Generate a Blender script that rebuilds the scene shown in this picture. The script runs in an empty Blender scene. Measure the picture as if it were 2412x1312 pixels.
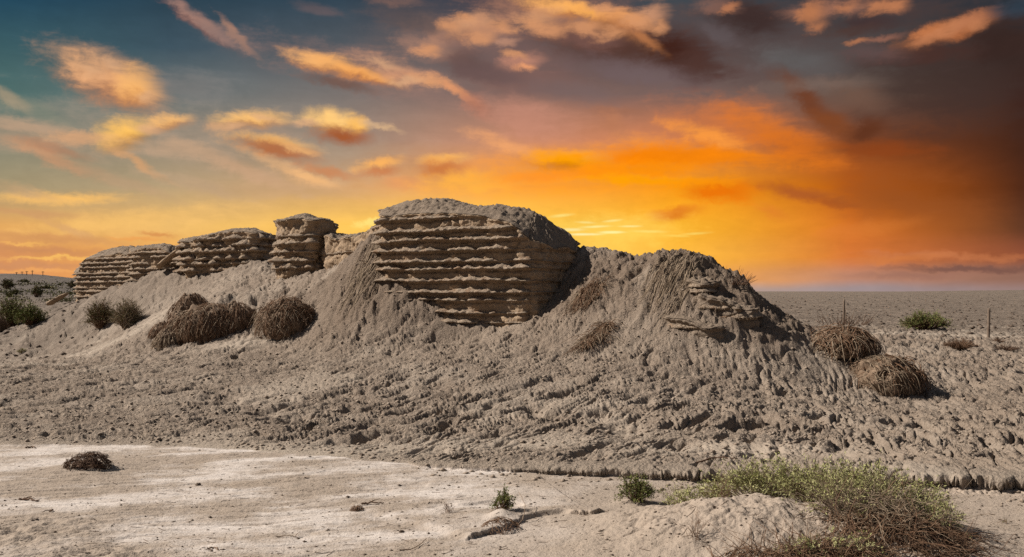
import bpy, math, random
import numpy as np
from mathutils import Vector
rs = np.random.RandomState(7)
random.seed(7)
S = bpy.context.scene
COL = S.collection
R = math.radians

# ------------------------------------------------------------------ camera
F, CX, HY, CAMZ = 1900.0, 1206.0, 682.0, 1.7     # focal length and horizon of the 2412 px wide photograph
cam_d = bpy.data.cameras.new('camera'); cam = bpy.data.objects.new('camera', cam_d); COL.objects.link(cam)
cam.location = (0, 0, CAMZ); cam.rotation_euler = (R(90), 0, 0)
cam_d.sensor_width = 36; cam_d.lens = 36 * F / 2412; cam_d.shift_y = (HY - 656) / 2412
cam_d.clip_start = .05; cam_d.clip_end = 20000
S.camera = cam

def P(px, py, d):
    return ((px - CX) / F * d, d, CAMZ - (py - HY) / F * d)
def XY(px, d):
    return ((px - CX) / F * d, d)

# ------------------------------------------------------------------ light
SUN_AZ = math.atan2(-0.97, 0.09)      # from +Y towards +X
SUN_EL = R(39)
sd = Vector((math.sin(SUN_AZ) * math.cos(SUN_EL), math.cos(SUN_AZ) * math.cos(SUN_EL), math.sin(SUN_EL)))
sl = bpy.data.lights.new('sun', 'SUN'); so = bpy.data.objects.new('sun', sl); COL.objects.link(so)
sl.energy = 5.0; sl.angle = R(.53); sl.color = (1.0, .905, .80)
so.rotation_euler = sd.to_track_quat('Z', 'Y').to_euler()
S.view_settings.view_transform = 'Standard'; S.view_settings.look = 'None'
S.view_settings.exposure = 0.36; S.view_settings.gamma = 1

# ------------------------------------------------------------------ sky (world shader, laid out by compass direction and elevation)
def lin(c):
    return tuple(((v / 255) / 12.92 if v / 255 <= .04045 else ((v / 255 + .055) / 1.055) ** 2.4) for v in c)
W = bpy.data.worlds.new('World'); S.world = W; W.use_nodes = True
nt = W.node_tree; nt.nodes.clear()
def N(t, **k):
    n = nt.nodes.new(t)
    for a, b in k.items(): setattr(n, a, b)
    return n
def L(a, b): nt.links.new(a, b)
def M(op, a, b=None, c=None, clamp=False):
    n = N('ShaderNodeMath', operation=op); n.use_clamp = clamp
    for i, v in enumerate((a, b, c)):
        if v is None: continue
        if hasattr(v, 'links'): L(v, n.inputs[i])
        else: n.inputs[i].default_value = v
    return n.outputs[0]
def MR(v, a, b, c=0, d=1, kind='SMOOTHSTEP'):
    n = N('ShaderNodeMapRange', interpolation_type=kind)
    L(v, n.inputs[0])
    for i, q in enumerate((a, b, c, d)): n.inputs[i + 1].default_value = q
    return n.outputs[0]
def MIX(f, a, b):
    n = N('ShaderNodeMix', data_type='RGBA')
    if hasattr(f, 'links'): L(f, n.inputs[0])
    else: n.inputs[0].default_value = f
    for s, i in ((a, 6), (b, 7)):
        if hasattr(s, 'links'): L(s, n.inputs[i])
        else: n.inputs[i].default_value = (*s, 1)
    return n.outputs[2]
tc = N('ShaderNodeTexCoord')
sx = N('ShaderNodeSeparateXYZ'); L(tc.outputs['Generated'], sx.inputs[0])
dx, dy, dz = sx.outputs
az = M('ARCTAN2', dx, dy)
hor = M('SQRT', M('ADD', M('MULTIPLY', dx, dx), M('MULTIPLY', dy, dy)))
u0 = M('MULTIPLY', az, 19.0)                                # units of about three degrees
v0 = M('MULTIPLY', M('DIVIDE', dz, M('MAXIMUM', hor, .02)), 19.0)
cb = N('ShaderNodeCombineXYZ'); L(u0, cb.inputs[0]); L(v0, cb.inputs[1])
def noise(vec, scale, detail=4, rough=.55, mscale=None, rot=0, loc=(0, 0, 0), dist=0):
    if mscale:
        mp = N('ShaderNodeMapping'); L(vec, mp.inputs[0]); mp.inputs['Scale'].default_value = mscale
        mp.inputs['Rotation'].default_value = (0, 0, rot); mp.inputs['Location'].default_value = loc; vec = mp.outputs[0]
    n = N('ShaderNodeTexNoise'); L(vec, n.inputs['Vector']); n.inputs['Scale'].default_value = scale
    n.inputs['Detail'].default_value = detail; n.inputs['Roughness'].default_value = rough; n.inputs['Distortion'].default_value = dist
    return n
nA = noise(cb.outputs[0], .55, 4, .5, (1, 1.5, 1))
nB = noise(cb.outputs[0], 2.3, 9, .66, (1, 1.35, 1), R(12), (3, 7, 2), .3)
nC = noise(cb.outputs[0], 1.1, 7, .62, (.45, 2.2, 1), R(-14), (9, 2, 5), .4)
def vsub(n, off, sc):
    a = N('ShaderNodeVectorMath', operation='SUBTRACT'); L(n, a.inputs[0]); a.inputs[1].default_value = (off,) * 3
    b = N('ShaderNodeVectorMath', operation='MULTIPLY'); L(a.outputs[0], b.inputs[0]); b.inputs[1].default_value = sc
    return b.outputs[0]
def vadd(a, b):
    n = N('ShaderNodeVectorMath', operation='ADD'); L(a, n.inputs[0]); L(b, n.inputs[1]); return n.outputs[0]
wp = vadd(cb.outputs[0], vsub(nA.outputs['Color'], .5, (.32, .18, 0)))
wq = vadd(wp, vsub(nB.outputs['Color'], .5, (.5, .34, 0)))
detail = M('ADD', M('MULTIPLY', M('SUBTRACT', nB.outputs['Fac'], .5), .9), M('MULTIPLY', M('SUBTRACT', nC.outputs['Fac'], .5), 1.3))
def UV(px, py):
    U = math.atan((px - CX) / F)
    return U * 19.0, (HY - py) / F * math.cos(U) * 19.0
swp = N('ShaderNodeSeparateXYZ'); L(wp, swp.inputs[0])
rowv = M('DIVIDE', swp.outputs[1], M('MAXIMUM', M('COSINE', az), .45))
cols_x = [0, 400, 800, 1200, 1600, 2000, 2412]
U0, U1 = -15.0, 15.0
rows = [
 (-700, [(60,84,110), (66,84,104), (72,86,100), (78,84,96), (74,80,90), (66,68,76), (60,64,72)]),
 (-220, [(34,62,84), (40,62,80), (46,64,80), (64,66,76), (56,66,76), (46,50,58), (40,50,62)]),
 (0,   [(36,72,92), (44,66,80), (52,70,84), (72,66,74), (64,74,82), (56,54,58), (44,50,58)]),
 (110, [(60,92,98), (64,84,96), (84,90,96), (112,94,92), (96,84,84), (82,80,80), (54,40,36)]),
 (220, [(82,112,108), (106,116,116), (124,116,112), (134,104,96), (122,98,92), (106,86,76), (62,38,32)]),
 (330, [(136,136,118), (150,138,120), (156,138,122), (205,142,110), (212,128,80), (128,70,40), (68,38,26)]),
 (440, [(166,150,115), (180,156,120), (214,166,116), (254,164,66), (252,156,24), (190,95,24), (80,42,25)]),
 (530, [(232,172,98), (238,188,110), (254,198,92), (255,208,84), (254,182,46), (216,116,40), (98,58,38)]),
 (600, [(214,145,92), (240,172,88), (255,196,96), (255,216,102), (255,188,66), (216,120,54), (142,80,56)]),
 (655, [(224,150,92), (236,165,88), (255,190,92), (255,202,92), (246,170,78), (190,134,108), (148,108,92)]),
 (678, [(230,155,95), (236,165,88), (255,190,92), (250,196,110), (190,160,140), (160,142,142), (156,128,122)]),
]
cur = None; prev_v = None
ufac = MR(swp.outputs[0], U0, U1, 0, 1, 'LINEAR')
for py, cs in rows:
    rp = N('ShaderNodeValToRGB'); rp.color_ramp.interpolation = 'B_SPLINE' if py > 2000 else 'EASE'
    el = rp.color_ramp.elements
    while len(el) > 1: el.remove(el[-1])
    side = (84, 90, 100)
    pts = [(0.0, side)] + [((UV(x, py)[0] - U0) / (U1 - U0), c) for x, c in zip(cols_x, cs)] + [(1.0, side)]
    for i, (p, c) in enumerate(pts):
        e = el[0] if i == 0 else el.new(p)
        e.position = p; e.color = (*lin(c), 1)
    rp.color_ramp.interpolation = 'LINEAR'
    if cur is None: L(ufac, rp.inputs[0])
    else:
        sc_ = N('ShaderNodeSeparateXYZ'); L(cur, sc_.inputs[0]); L(M('MULTIPLY_ADD', sc_.outputs[0], 1e-6, ufac), rp.inputs[0])
    v = (HY - py) / F * 19.0
    if py == 678: v = -.02
    if cur is None: cur = rp.outputs[0]
    else: cur = MIX(MR(rowv, prev_v, v, 0, 1, 'LINEAR' if py < 600 else 'SMOOTHSTEP'), cur, rp.outputs[0])
    prev_v = v
# clouds: (px, py, half width, half height, tilt (down to the right), colour, strength, ragged)
clouds = [
 (1700,96,620,96,4,(84,68,66),.7,1.1),(2230,170,280,130,0,(60,44,40),.65,1.1),(1430,120,300,70,6,(104,82,78),.6,1.1),(1020,110,160,60,8,(104,92,90),.5,1.1),
 (1420,392,330,52,-3,(255,156,22),.6,1.0),(1740,300,200,60,18,(222,122,54),.5,1.0),(560,330,420,60,4,(168,148,128),.5,1.1),
 (60,296,110,16,4,(196,162,132),.7,.9),(560,392,180,18,20,(206,164,128),.6,.9),(220,400,200,14,20,(186,152,118),.5,.9),(430,210,140,30,4,(128,124,120),.5,1),
 (90,330,230,36,4,(176,148,122),.55,1),(60,250,120,20,20,(118,128,112),.4,1),
 (265,188,140,54,18,(226,165,116),.95,.6),(325,205,62,48,8,(252,186,112),.95,.55),(205,165,62,30,12,(232,172,122),.7,.9),
 (430,190,110,30,0,(120,118,116),.5,1),(480,58,95,17,30,(176,132,116),.85,.9),(560,88,62,11,46,(188,138,112),.8,.8),(560,110,120,30,30,(92,94,98),.4,1),
 (14,226,52,16,34,(165,148,122),.7,.7),(745,22,50,14,10,(110,92,92),.5,1),
 (860,170,240,44,12,(150,116,104),.7,.9),(770,150,100,24,10,(242,176,108),.95,.8),(860,172,90,17,14,(244,168,92),.85,.7),(930,165,110,22,14,(205,148,114),.75,.9),(1010,188,60,13,6,(226,160,112),.8,.8),(800,196,90,15,8,(112,84,74),.75,.8),
 (1075,212,58,13,32,(228,155,108),.85,.7),(1120,245,50,22,35,(178,116,92),.7,.8),
 (290,314,72,34,-22,(255,196,100),1,.5),(400,285,62,18,-14,(242,184,116),.9,.7),(430,352,130,22,2,(190,158,128),.7,.9),(190,322,90,15,-6,(216,164,120),.7,.8),
 (120,372,110,15,22,(200,150,112),.75,.8),(130,350,90,14,14,(176,124,92),.55,.9),(330,385,74,9,30,(216,162,112),.7,.7),
 (590,306,120,22,0,(164,138,120),.6,.9),(590,284,96,20,-4,(252,194,118),1,.6),(520,300,50,12,-10,(214,166,122),.7,.7),
 (640,335,100,17,5,(246,186,110),.95,.7),(650,352,100,20,8,(180,112,72),.95,.6),(700,350,50,9,12,(240,180,116),.7,.7),
 (785,286,70,28,4,(255,202,122),1,.45),(806,318,72,20,2,(166,92,52),1,.5),(845,292,30,18,0,(252,190,100),.9,.6),(908,298,48,9,12,(218,178,136),.8,.8),
 (690,400,170,18,22,(228,176,124),.6,.9),(770,402,66,12,12,(204,134,88),.75,.7),(740,420,70,10,20,(246,188,126),.7,.8),
 (898,384,62,14,-10,(252,180,98),.95,.6),(898,402,50,12,-8,(204,130,82),.85,.6),(1042,374,66,13,-6,(255,186,100),.95,.5),(1040,396,60,24,0,(208,126,68),.95,.6),
 (955,428,56,15,0,(228,156,100),.8,.7),(1100,430,120,24,0,(255,180,70),.7,.8),
 (1200,345,110,20,20,(250,172,108),.6,.8),
 (150,466,150,14,-3,(252,194,108),.85,.7),(60,450,90,12,10,(196,160,118),.6,.8),(70,500,150,10,3,(205,152,104),.55,.8),(300,520,260,24,-8,(250,196,112),.6,.9),(160,540,100,10,22,(214,162,110),.6,.9),
 (110,560,200,10,3,(212,150,94),.7,.8),(90,588,200,9,2,(206,142,94),.7,.8),(140,606,120,5,-3,(250,190,100),.8,.5),(60,572,60,4,1,(248,186,100),.7,.5),(60,625,180,9,0,(204,142,98),.7,.7),(90,638,150,4,0,(238,168,98),.6,.6),
 (376,552,44,6,5,(214,142,80),.75,.6),(330,562,80,5,0,(238,160,84),.6,.6),(450,430,140,14,12,(190,160,128),.5,.9),(680,450,200,20,0,(198,160,120),.45,.9),
 (1080,84,130,46,-8,(168,126,108),.7,1),(1110,62,58,28,-10,(226,164,118),.85,.9),(1140,74,40,24,30,(214,152,112),.7,.8),(1020,116,80,18,15,(170,128,108),.6,.9),(1030,92,60,20,-30,(196,142,112),.5,.9),
 (950,30,100,30,0,(92,80,80),.6,.9),(920,4,80,10,0,(140,104,90),.5,.9),
 (1200,130,180,60,10,(120,94,90),.6,1),(1100,148,60,34,20,(104,80,76),.8,.8),
 (1330,40,200,44,6,(172,122,98),.8,.9),(1330,22,100,20,10,(252,178,96),1,.7),(1270,40,60,24,-10,(214,154,110),.7,.9),(1400,36,60,14,20,(252,176,90),.9,.6),(1470,48,80,26,10,(232,158,98),.9,.8),(1535,36,44,28,-10,(206,148,112),.8,.8),(1470,84,100,20,28,(208,136,84),.8,.8),
 (1470,112,190,50,12,(84,56,48),1,.9),(1390,92,90,22,10,(118,84,76),.7,.9),(1600,118,110,52,24,(64,34,26),1,.8),(1510,88,70,14,34,(190,122,76),.7,.7),(1630,150,50,50,30,(82,56,50),.7,.9),
 (1225,145,50,18,-8,(186,130,108),.8,.9),(1236,160,26,10,0,(236,160,112),.85,.7),(1195,102,28,9,-8,(190,140,114),.7,.8),
 (1500,170,150,30,12,(118,100,102),.6,.9),(1230,196,120,28,0,(128,94,86),.7,.9),(1330,215,140,24,8,(118,98,96),.6,.9),(1240,280,130,40,14,(198,138,116),.55,.9),(1150,175,90,24,10,(104,82,80),.7,.9),(1010,60,80,24,10,(96,82,80),.6,.9),
 (1460,262,70,12,6,(160,108,84),.65,.7),(1450,290,40,22,40,(186,122,88),.6,.8),
 (1350,366,120,14,0,(255,172,70),.8,.7),(1330,378,110,26,4,(255,160,8),1,.6),(1560,370,170,28,2,(246,130,6),1,.7),(1300,412,160,16,-4,(255,150,44),.8,.8),(1500,400,200,20,0,(252,144,8),.8,.8),(1520,424,160,12,2,(255,160,8),.9,.8),
 (1660,318,100,20,20,(255,158,64),.7,.8),(1700,372,200,20,6,(240,130,14),.8,.8),(1800,300,110,30,28,(214,116,46),.7,.9),(1880,350,110,40,20,(214,110,24),.6,.9),
 (1690,448,96,26,4,(234,116,10),.9,.8),(1640,430,120,14,0,(255,152,10),.7,.8),(1595,504,60,16,-6,(226,126,34),.85,.8),(1880,455,110,20,14,(176,92,40),.85,.7),(1820,500,40,14,20,(226,130,44),.6,.8),(1960,480,60,10,10,(176,88,34),.6,.8),
 (2100,470,180,60,10,(140,76,36),.55,1),(2050,540,120,20,-10,(214,122,52),.5,.9),
 (1905,236,110,24,48,(112,64,42),.9,.6),(1960,290,60,24,30,(128,70,38),.8,.7),(2040,308,56,24,-12,(96,52,32),.9,.6),(2080,352,160,18,6,(140,66,26),.7,.8),
 (1770,44,100,44,18,(62,46,44),.95,.8),(1690,14,50,16,10,(150,108,92),.5,.9),(1700,80,60,20,30,(96,86,88),.6,.9),
 (1960,22,110,22,2,(158,108,86),.85,.8),(1915,30,36,26,10,(184,118,78),.8,.8),(2090,14,50,16,10,(186,120,82),.7,.7),(2030,54,110,22,4,(68,52,52),.9,.8),(1990,72,90,14,0,(80,58,52),.7,.9),
 (2210,82,130,26,-14,(158,98,64),.9,.8),(2190,74,50,18,-10,(192,118,74),.85,.8),(2290,50,56,20,-18,(186,118,82),.85,.8),(2270,80,40,14,-20,(186,110,66),.7,.7),(2080,88,50,9,-6,(150,102,84),.7,.7),
 (2200,126,200,26,2,(74,48,42),.75,.9),(2360,100,90,60,0,(54,38,34),.85,.9),(2390,20,60,20,0,(50,66,80),.6,.8),
 (1880,140,120,34,14,(96,94,94),.7,.9),(2060,126,90,22,10,(102,80,78),.6,.9),(1940,200,140,18,2,(124,104,94),.6,.9),(2020,226,80,30,20,(122,90,74),.5,.9),
 (1060,62,30,20,5,(218,152,106),.7,.9),
 (1128,92,36,18,1,(218,152,106),.7,.9),
 (1002,118,32,12,-1,(218,152,106),.7,.9),
 (1090,40,26,12,15,(218,152,106),.7,.9),
 (1180,60,30,16,5,(218,152,106),.7,.9),
 (1250,58,34,18,15,(218,152,106),.7,.9),
 (1300,66,40,16,5,(218,152,106),.7,.9),
 (1380,64,44,16,5,(218,152,106),.7,.9),
 (1440,78,36,14,-15,(218,152,106),.7,.9),
 (1500,56,34,18,5,(218,152,106),.7,.9),
 (1556,64,24,18,-3,(218,152,106),.7,.9),
 (1425,22,40,12,0,(218,152,106),.7,.9),
 (1215,128,26,10,10,(218,152,106),.7,.9),
 (1928,62,28,16,-9,(192,124,84),.65,.9),
 (1990,20,34,14,-15,(192,124,84),.65,.9),
 (2058,24,30,12,-19,(192,124,84),.65,.9),
 (2110,12,28,10,-15,(192,124,84),.65,.9),
 (2178,96,40,14,-19,(192,124,84),.65,.9),
 (2240,66,34,16,-25,(192,124,84),.65,.9),
 (2300,58,26,14,-5,(192,124,84),.65,.9),
 (1720,20,24,10,-25,(192,124,84),.65,.9),
 (2020,96,30,8,-5,(192,124,84),.65,.9),
 (215,160,40,18,15,(216,168,128),.55,.9),
 (262,150,40,14,24,(216,168,128),.55,.9),
 (350,225,26,16,0,(216,168,128),.55,.9),
 (900,150,50,12,10,(216,168,128),.55,.9),
 (960,190,40,10,-10,(216,168,128),.55,.9),
 (720,290,30,10,-10,(216,168,128),.55,.9),
 (350,300,40,10,0,(216,168,128),.55,.9),
 (620,280,36,8,10,(216,168,128),.55,.9),
 (560,296,30,8,-10,(216,168,128),.55,.9),
 (2240,604,220,10,2,(198,120,76),.7,.7),(2300,634,220,9,1,(120,84,74),.8,.7),(2140,650,150,10,0,(150,106,92),.5,.8),(2100,612,120,8,-3,(206,122,66),.6,.7),
 (870,525,34,8,-10,(255,228,126),.8,.7),(1420,540,200,34,0,(255,212,96),.5,.9),
 (1322,508,30,4,-6,(255,228,130),.7,.6),(1380,524,26,3,3,(255,230,140),.7,.6),(1345,541,34,4,0,(255,236,160),.8,.6),(1372,552,40,3,0,(255,240,170),.9,.5),
 (1400,534,36,3,-2,(255,236,150),.8,.6),(1440,520,24,3,-5,(255,230,140),.7,.6),(1440,547,30,3,0,(255,240,160),.8,.5),(1485,533,26,2.6,0,(255,236,150),.7,.5),(1530,545,40,3,2,(255,226,120),.6,.6),(1640,550,36,3.5,-3,(255,222,110),.6,.6),(1600,556,30,3,4,(255,216,100),.6,.6),
]
for px, py, rw, rh, tl, c, st, rg in clouds:
    u, v = UV(px, py)
    mp = N('ShaderNodeMapping', vector_type='TEXTURE')
    mp.inputs['Location'].default_value = (u, v, 0)
    mp.inputs['Rotation'].default_value = (0, 0, R(-tl))
    cu = math.cos(u / 19.0)
    mp.inputs['Scale'].default_value = (rw / 100 * 1.12 * cu * (cu if abs(tl) < 25 else 1), rh / 100 * 1.2 * cu, 1)
    ch = N('ShaderNodeVectorMath', operation='MULTIPLY_ADD'); L(cur, ch.inputs[0]); ch.inputs[1].default_value = (1e-6,) * 3   # keeps the shader's evaluation in order
    L(cb.outputs[0] if rh < 6 and c[2] > 99 and px > 1300 else (wq if rg < .95 else wp), ch.inputs[2]); L(ch.outputs[0], mp.inputs[0])   # soft, ragged ellipse
    ln = N('ShaderNodeVectorMath', operation='LENGTH'); L(mp.outputs[0], ln.inputs[0])
    q = M('MULTIPLY_ADD', detail, -1.15 * rg, ln.outputs['Value'])
    m = MR(q, 1.28, .12, 0, min(1, st * 1.08))
    cc = lin(c)
    if st >= .85 and rh >= 16 and sum(c) > 420:              # lit from the side: darker, redder underside
        sy = N('ShaderNodeSeparateXYZ'); L(mp.outputs[0], sy.inputs[0])
        cc = MIX(MR(M('MULTIPLY_ADD', detail, .8, sy.outputs[1]), .15, -.75), lin(c), tuple(a * b for a, b in zip(lin(c), (.62, .50, .48))))
    cur = MIX(m, cur, cc)
tone = M('MULTIPLY_ADD', detail, .22, 1.0)
vm = N('ShaderNodeVectorMath', operation='SCALE'); L(cur, vm.inputs[0]); L(tone, vm.inputs[3]); cur = vm.outputs[0]
# away from the sunset the sky turns to plain hazy blue grey
back = MR(dy, .45, -.25, 0, 1)
cur = MIX(back, cur, lin((92, 97, 108)))
below = MR(dz, -.02, -.12, 0, 1)
cur = MIX(below, cur, lin((110, 96, 84)))
bg = N('ShaderNodeBackground'); L(cur, bg.inputs[0]); bg.inputs[1].default_value = .78
wo = N('ShaderNodeOutputWorld'); L(bg.outputs[0], wo.inputs[0])
W.cycles.sampling_method = 'NONE'
S.cycles.use_denoising = False; S.cycles.max_bounces = 3; S.cycles.diffuse_bounces = 2

# ------------------------------------------------------------------ numpy noise
perm = rs.permutation(256); perm = np.concatenate([perm, perm, perm]).astype(np.int32)
_g = rs.rand(256) * 2 * math.pi; GX, GY = np.cos(_g), np.sin(_g)
def perlin(x, y):
    xi = np.floor(x).astype(np.int64); yi = np.floor(y).astype(np.int64)
    xf = x - xi; yf = y - yi; xi &= 255; yi &= 255
    u = xf * xf * xf * (xf * (xf * 6 - 15) + 10); v = yf * yf * yf * (yf * (yf * 6 - 15) + 10)
    def g(a, b, fx, fy):
        h = perm[perm[a] + b]; return GX[h] * fx + GY[h] * fy
    a = g(xi, yi, xf, yf); b = g((xi + 1) & 255, yi, xf - 1, yf)
    c = g(xi, (yi + 1) & 255, xf, yf - 1); d = g((xi + 1) & 255, (yi + 1) & 255, xf - 1, yf - 1)
    return ((a + (b - a) * u) * (1 - v) + (c + (d - c) * u) * v) * 1.5
def fbm(x, y, o=4, gain=.5, lac=2.03):
    s = 0; a = 1; t = 0
    for i in range(o):
        s = s + a * perlin(x + 17.3 * i, y - 9.1 * i); t += a; a *= gain; x = x * lac; y = y * lac
    return s / t
def ridged(x, y, o=3):
    s = 0; a = 1; t = 0
    for i in range(o):
        s = s + a * (1 - np.abs(perlin(x + 7.7 * i, y + 3.1 * i)) * 2.2); t += a; a *= .5; x = x * 2.1; y = y * 2.1
    return np.clip(s / t, 0, 1)
HX, HYY = rs.rand(256), rs.rand(256)
def worley(x, y):
    xi = np.floor(x).astype(np.int64); yi = np.floor(y).astype(np.int64)
    best = np.full(x.shape, 9.0)
    for a in (-1, 0, 1):
        for b in (-1, 0, 1):
            cx, cy = xi + a, yi + b
            h = perm[perm[cx & 255] + (cy & 255)]
            d = (cx + HX[h] - x) ** 2 + (cy + HYY[h] - y) ** 2
            best = np.minimum(best, d)
    return np.sqrt(best)
def sm(x, a, b):
    t = np.clip((x - a) / (b - a), 0, 1); return t * t * (3 - 2 * t)

# ------------------------------------------------------------------ mesh helpers
def mk(name, verts, faces_list, mat, parent=None, attrs=None, smooth=True):
    """faces_list: list of int arrays, each (n,3) or (n,4)."""
    me = bpy.data.meshes.new(name)
    verts = np.ascontiguousarray(verts, dtype=np.float32)
    me.vertices.add(len(verts)); me.vertices.foreach_set('co', verts.ravel())
    idx = np.concatenate([np.asarray(f).ravel() for f in faces_list]).astype(np.int32)
    tot = np.concatenate([np.full(len(f), f.shape[1]) for f in faces_list]).astype(np.int32)
    st = np.concatenate([[0], np.cumsum(tot)[:-1]]).astype(np.int32)
    me.loops.add(len(idx)); me.loops.foreach_set('vertex_index', idx)
    me.polygons.add(len(tot)); me.polygons.foreach_set('loop_start', st); me.polygons.foreach_set('loop_total', tot)
    if smooth: me.polygons.foreach_set('use_smooth', np.ones(len(tot), dtype=bool))
    me.update(calc_edges=True)
    if attrs:
        for k, v in attrs.items():
            at = me.attributes.new(k, 'FLOAT', 'POINT'); at.data.foreach_set('value', np.ascontiguousarray(v, dtype=np.float32))
    me.materials.append(mat)
    o = bpy.data.objects.new(name, me); COL.objects.link(o)
    if parent is not None:
        o.parent = parent
        loc = np.array(parent.location, dtype=np.float32)
        me.vertices.foreach_set('co', (verts - loc).ravel()); me.update()
    return o
def gridfaces(nr, nc, closed=False):
    i = np.arange(nr - 1)[:, None]; j = np.arange(nc if closed else nc - 1)[None, :]
    j2 = (j + 1) % nc
    return np.stack([i * nc + j, i * nc + j2, (i + 1) * nc + j2, (i + 1) * nc + j], -1).reshape(-1, 4)
def thing(name, label, cat, loc, group=None):
    o = bpy.data.objects.new(name, None); COL.objects.link(o); o.location = loc; o.empty_display_size = .2
    o['label'] = label; o['category'] = cat
    if group: o['group'] = group
    return o
def tag(o, label, cat, group=None):
    o['label'] = label; o['category'] = cat
    if group: o['group'] = group
    return o
def tubes(paths, rad, sides=3):
    """paths (N,K,3), rad (N,K) -> verts, quads"""
    n, k, _ = paths.shape
    t = np.gradient(paths, axis=1); t /= np.linalg.norm(t, axis=2, keepdims=True) + 1e-9
    ref = rs.randn(n, 1, 3); ref = ref / np.linalg.norm(ref, axis=2, keepdims=True)
    a = np.cross(t, np.broadcast_to(ref, t.shape)); a /= np.linalg.norm(a, axis=2, keepdims=True) + 1e-9
    b = np.cross(t, a)
    vs = []
    for s in range(sides):
        an = 2 * math.pi * s / sides
        vs.append(paths + (a * math.cos(an) + b * math.sin(an)) * rad[..., None])
    v = np.stack(vs, 2)                       # n,k,s,3
    base = (np.arange(n) * k * sides)[:, None, None]
    i = np.arange(k - 1)[None, :, None]; s = np.arange(sides)[None, None, :]; s2 = (s + 1) % sides
    q = np.stack([base + i * sides + s, base + i * sides + s2, base + (i + 1) * sides + s2, base + (i + 1) * sides + s], -1).reshape(-1, 4)
    return v.reshape(-1, 3), q

# ------------------------------------------------------------------ materials
def material(name):
    m = bpy.data.materials.new(name); m.use_nodes = True
    t = m.node_tree; t.nodes.clear()
    return m, t
class G:
    """tiny node builder"""
    def __init__(s, name):
        s.m, s.t = material(name)
        s.out = s.n('ShaderNodeOutputMaterial'); s.b = s.n('ShaderNodeBsdfPrincipled')
        s.t.links.new(s.b.outputs[0], s.out.inputs[0])
        s.b.inputs['Roughness'].default_value = .92; s.b.inputs['Specular IOR Level'].default_value = .15
        s.geo = s.n('ShaderNodeNewGeometry')
    def n(s, t, **k):
        x = s.t.nodes.new(t)
        for a, b in k.items(): setattr(x, a, b)
        return x
    def l(s, a, b): s.t.links.new(a, b)
    def noise(s, scale, detail=4, rough=.6, ms=None, rot=(0, 0, 0), vec=None, col=False):
        v = vec or s.geo.outputs['Position']
        if ms:
            mp = s.n('ShaderNodeMapping'); s.l(v, mp.inputs[0]); mp.inputs['Scale'].default_value = ms; mp.inputs['Rotation'].default_value = rot; v = mp.outputs[0]
        x = s.n('ShaderNodeTexNoise'); s.l(v, x.inputs['Vector']); x.inputs['Scale'].default_value = scale
        x.inputs['Detail'].default_value = detail; x.inputs['Roughness'].default_value = rough
        return x.outputs['Fac']
    def voro(s, scale, ms=None):
        v = s.geo.outputs['Position']
        if ms:
            mp = s.n('ShaderNodeMapping'); s.l(v, mp.inputs[0]); mp.inputs['Scale'].default_value = ms; v = mp.outputs[0]
        x = s.n('ShaderNodeTexVoronoi'); s.l(v, x.inputs['Vector']); x.inputs['Scale'].default_value = scale
        return x.outputs['Distance']
    def mr(s, v, a, b, c=0, d=1):
        x = s.n('ShaderNodeMapRange'); s.l(v, x.inputs[0])
        for i, q in enumerate((a, b, c, d)): x.inputs[i + 1].default_value = q
        return x.outputs[0]
    def math(s, op, a, b):
        x = s.n('ShaderNodeMath', operation=op)
        for i, v in enumerate((a, b)):
            if hasattr(v, 'links'): s.l(v, x.inputs[i])
            else: x.inputs[i].default_value = v
        return x.outputs[0]
    def mix(s, f, a, b, blend='MIX'):
        x = s.n('ShaderNodeMix', data_type='RGBA', blend_type=blend)
        if hasattr(f, 'links'): s.l(f, x.inputs[0])
        else: x.inputs[0].default_value = f
        for q, i in ((a, 6), (b, 7)):
            if hasattr(q, 'links'): s.l(q, x.inputs[i])
            else: x.inputs[i].default_value = (*q, 1)
        return x.outputs[2]
    def attr(s, name):
        x = s.n('ShaderNodeAttribute', attribute_name=name); return x.outputs['Fac']
    def bump(s, h, strength, dist):
        x = s.n('ShaderNodeBump'); s.l(h, x.inputs['Height']); x.inputs['Distance'].default_value = dist
        if hasattr(strength, 'links'): s.l(strength, x.inputs['Strength'])
        else: x.inputs['Strength'].default_value = strength
        s.l(x.outputs[0], s.b.inputs['Normal'])
    def col(s, c): s.l(c, s.b.inputs['Base Color'])

g = G('ground')
slope_c = g.mix(g.mr(g.noise(1.3, 6, .65), .3, .7), (.235, .180, .138), (.36, .29, .228))
slope_c = g.mix(g.mr(g.noise(14, 3), .35, .7, 0, .55), slope_c, (.17, .132, .102))
slope_c = g.mix(g.mr(g.noise(60, 2), .52, .72, 0, .65), slope_c, (.46, .40, .33))
slope_c = g.mix(g.mr(g.noise(95, 2), .54, .66, 0, .7), slope_c, (.12, .095, .075))
slope_c = g.mix(g.mr(g.noise(3.4, 5, .75), .55, .68, 0, .6), slope_c, (.16, .128, .10))
rough_c = g.mix(g.noise(9, 4), (.15, .108, .08), (.28, .218, .165))
crust_c = g.mix(g.noise(3, 5, .65, (.35, 1.6, 1), (0, 0, R(-12))), (.40, .34, .29), (.74, .685, .64))
crust_c = g.mix(g.mr(g.noise(9, 5, .7, (.3, 1.6, 1), (0, 0, R(-14))), .52, .66, 0, .6), crust_c, (.33, .265, .21))
sand_c = g.mix(g.noise(90, 2), (.30, .243, .195), (.42, .352, .288))
sand_c = g.mix(g.mr(g.noise(38, 4, .7), .56, .68, 0, .55), sand_c, (.20, .155, .115))
sand_c = g.mix(g.mr(g.noise(2.2, 4), .45, .7, 0, .5), sand_c, (.33, .265, .205))
slope_c = g.mix(g.mr(g.noise(.55, 6, .7), .5, .66, 0, .5), slope_c, (.42, .355, .29))
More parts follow.
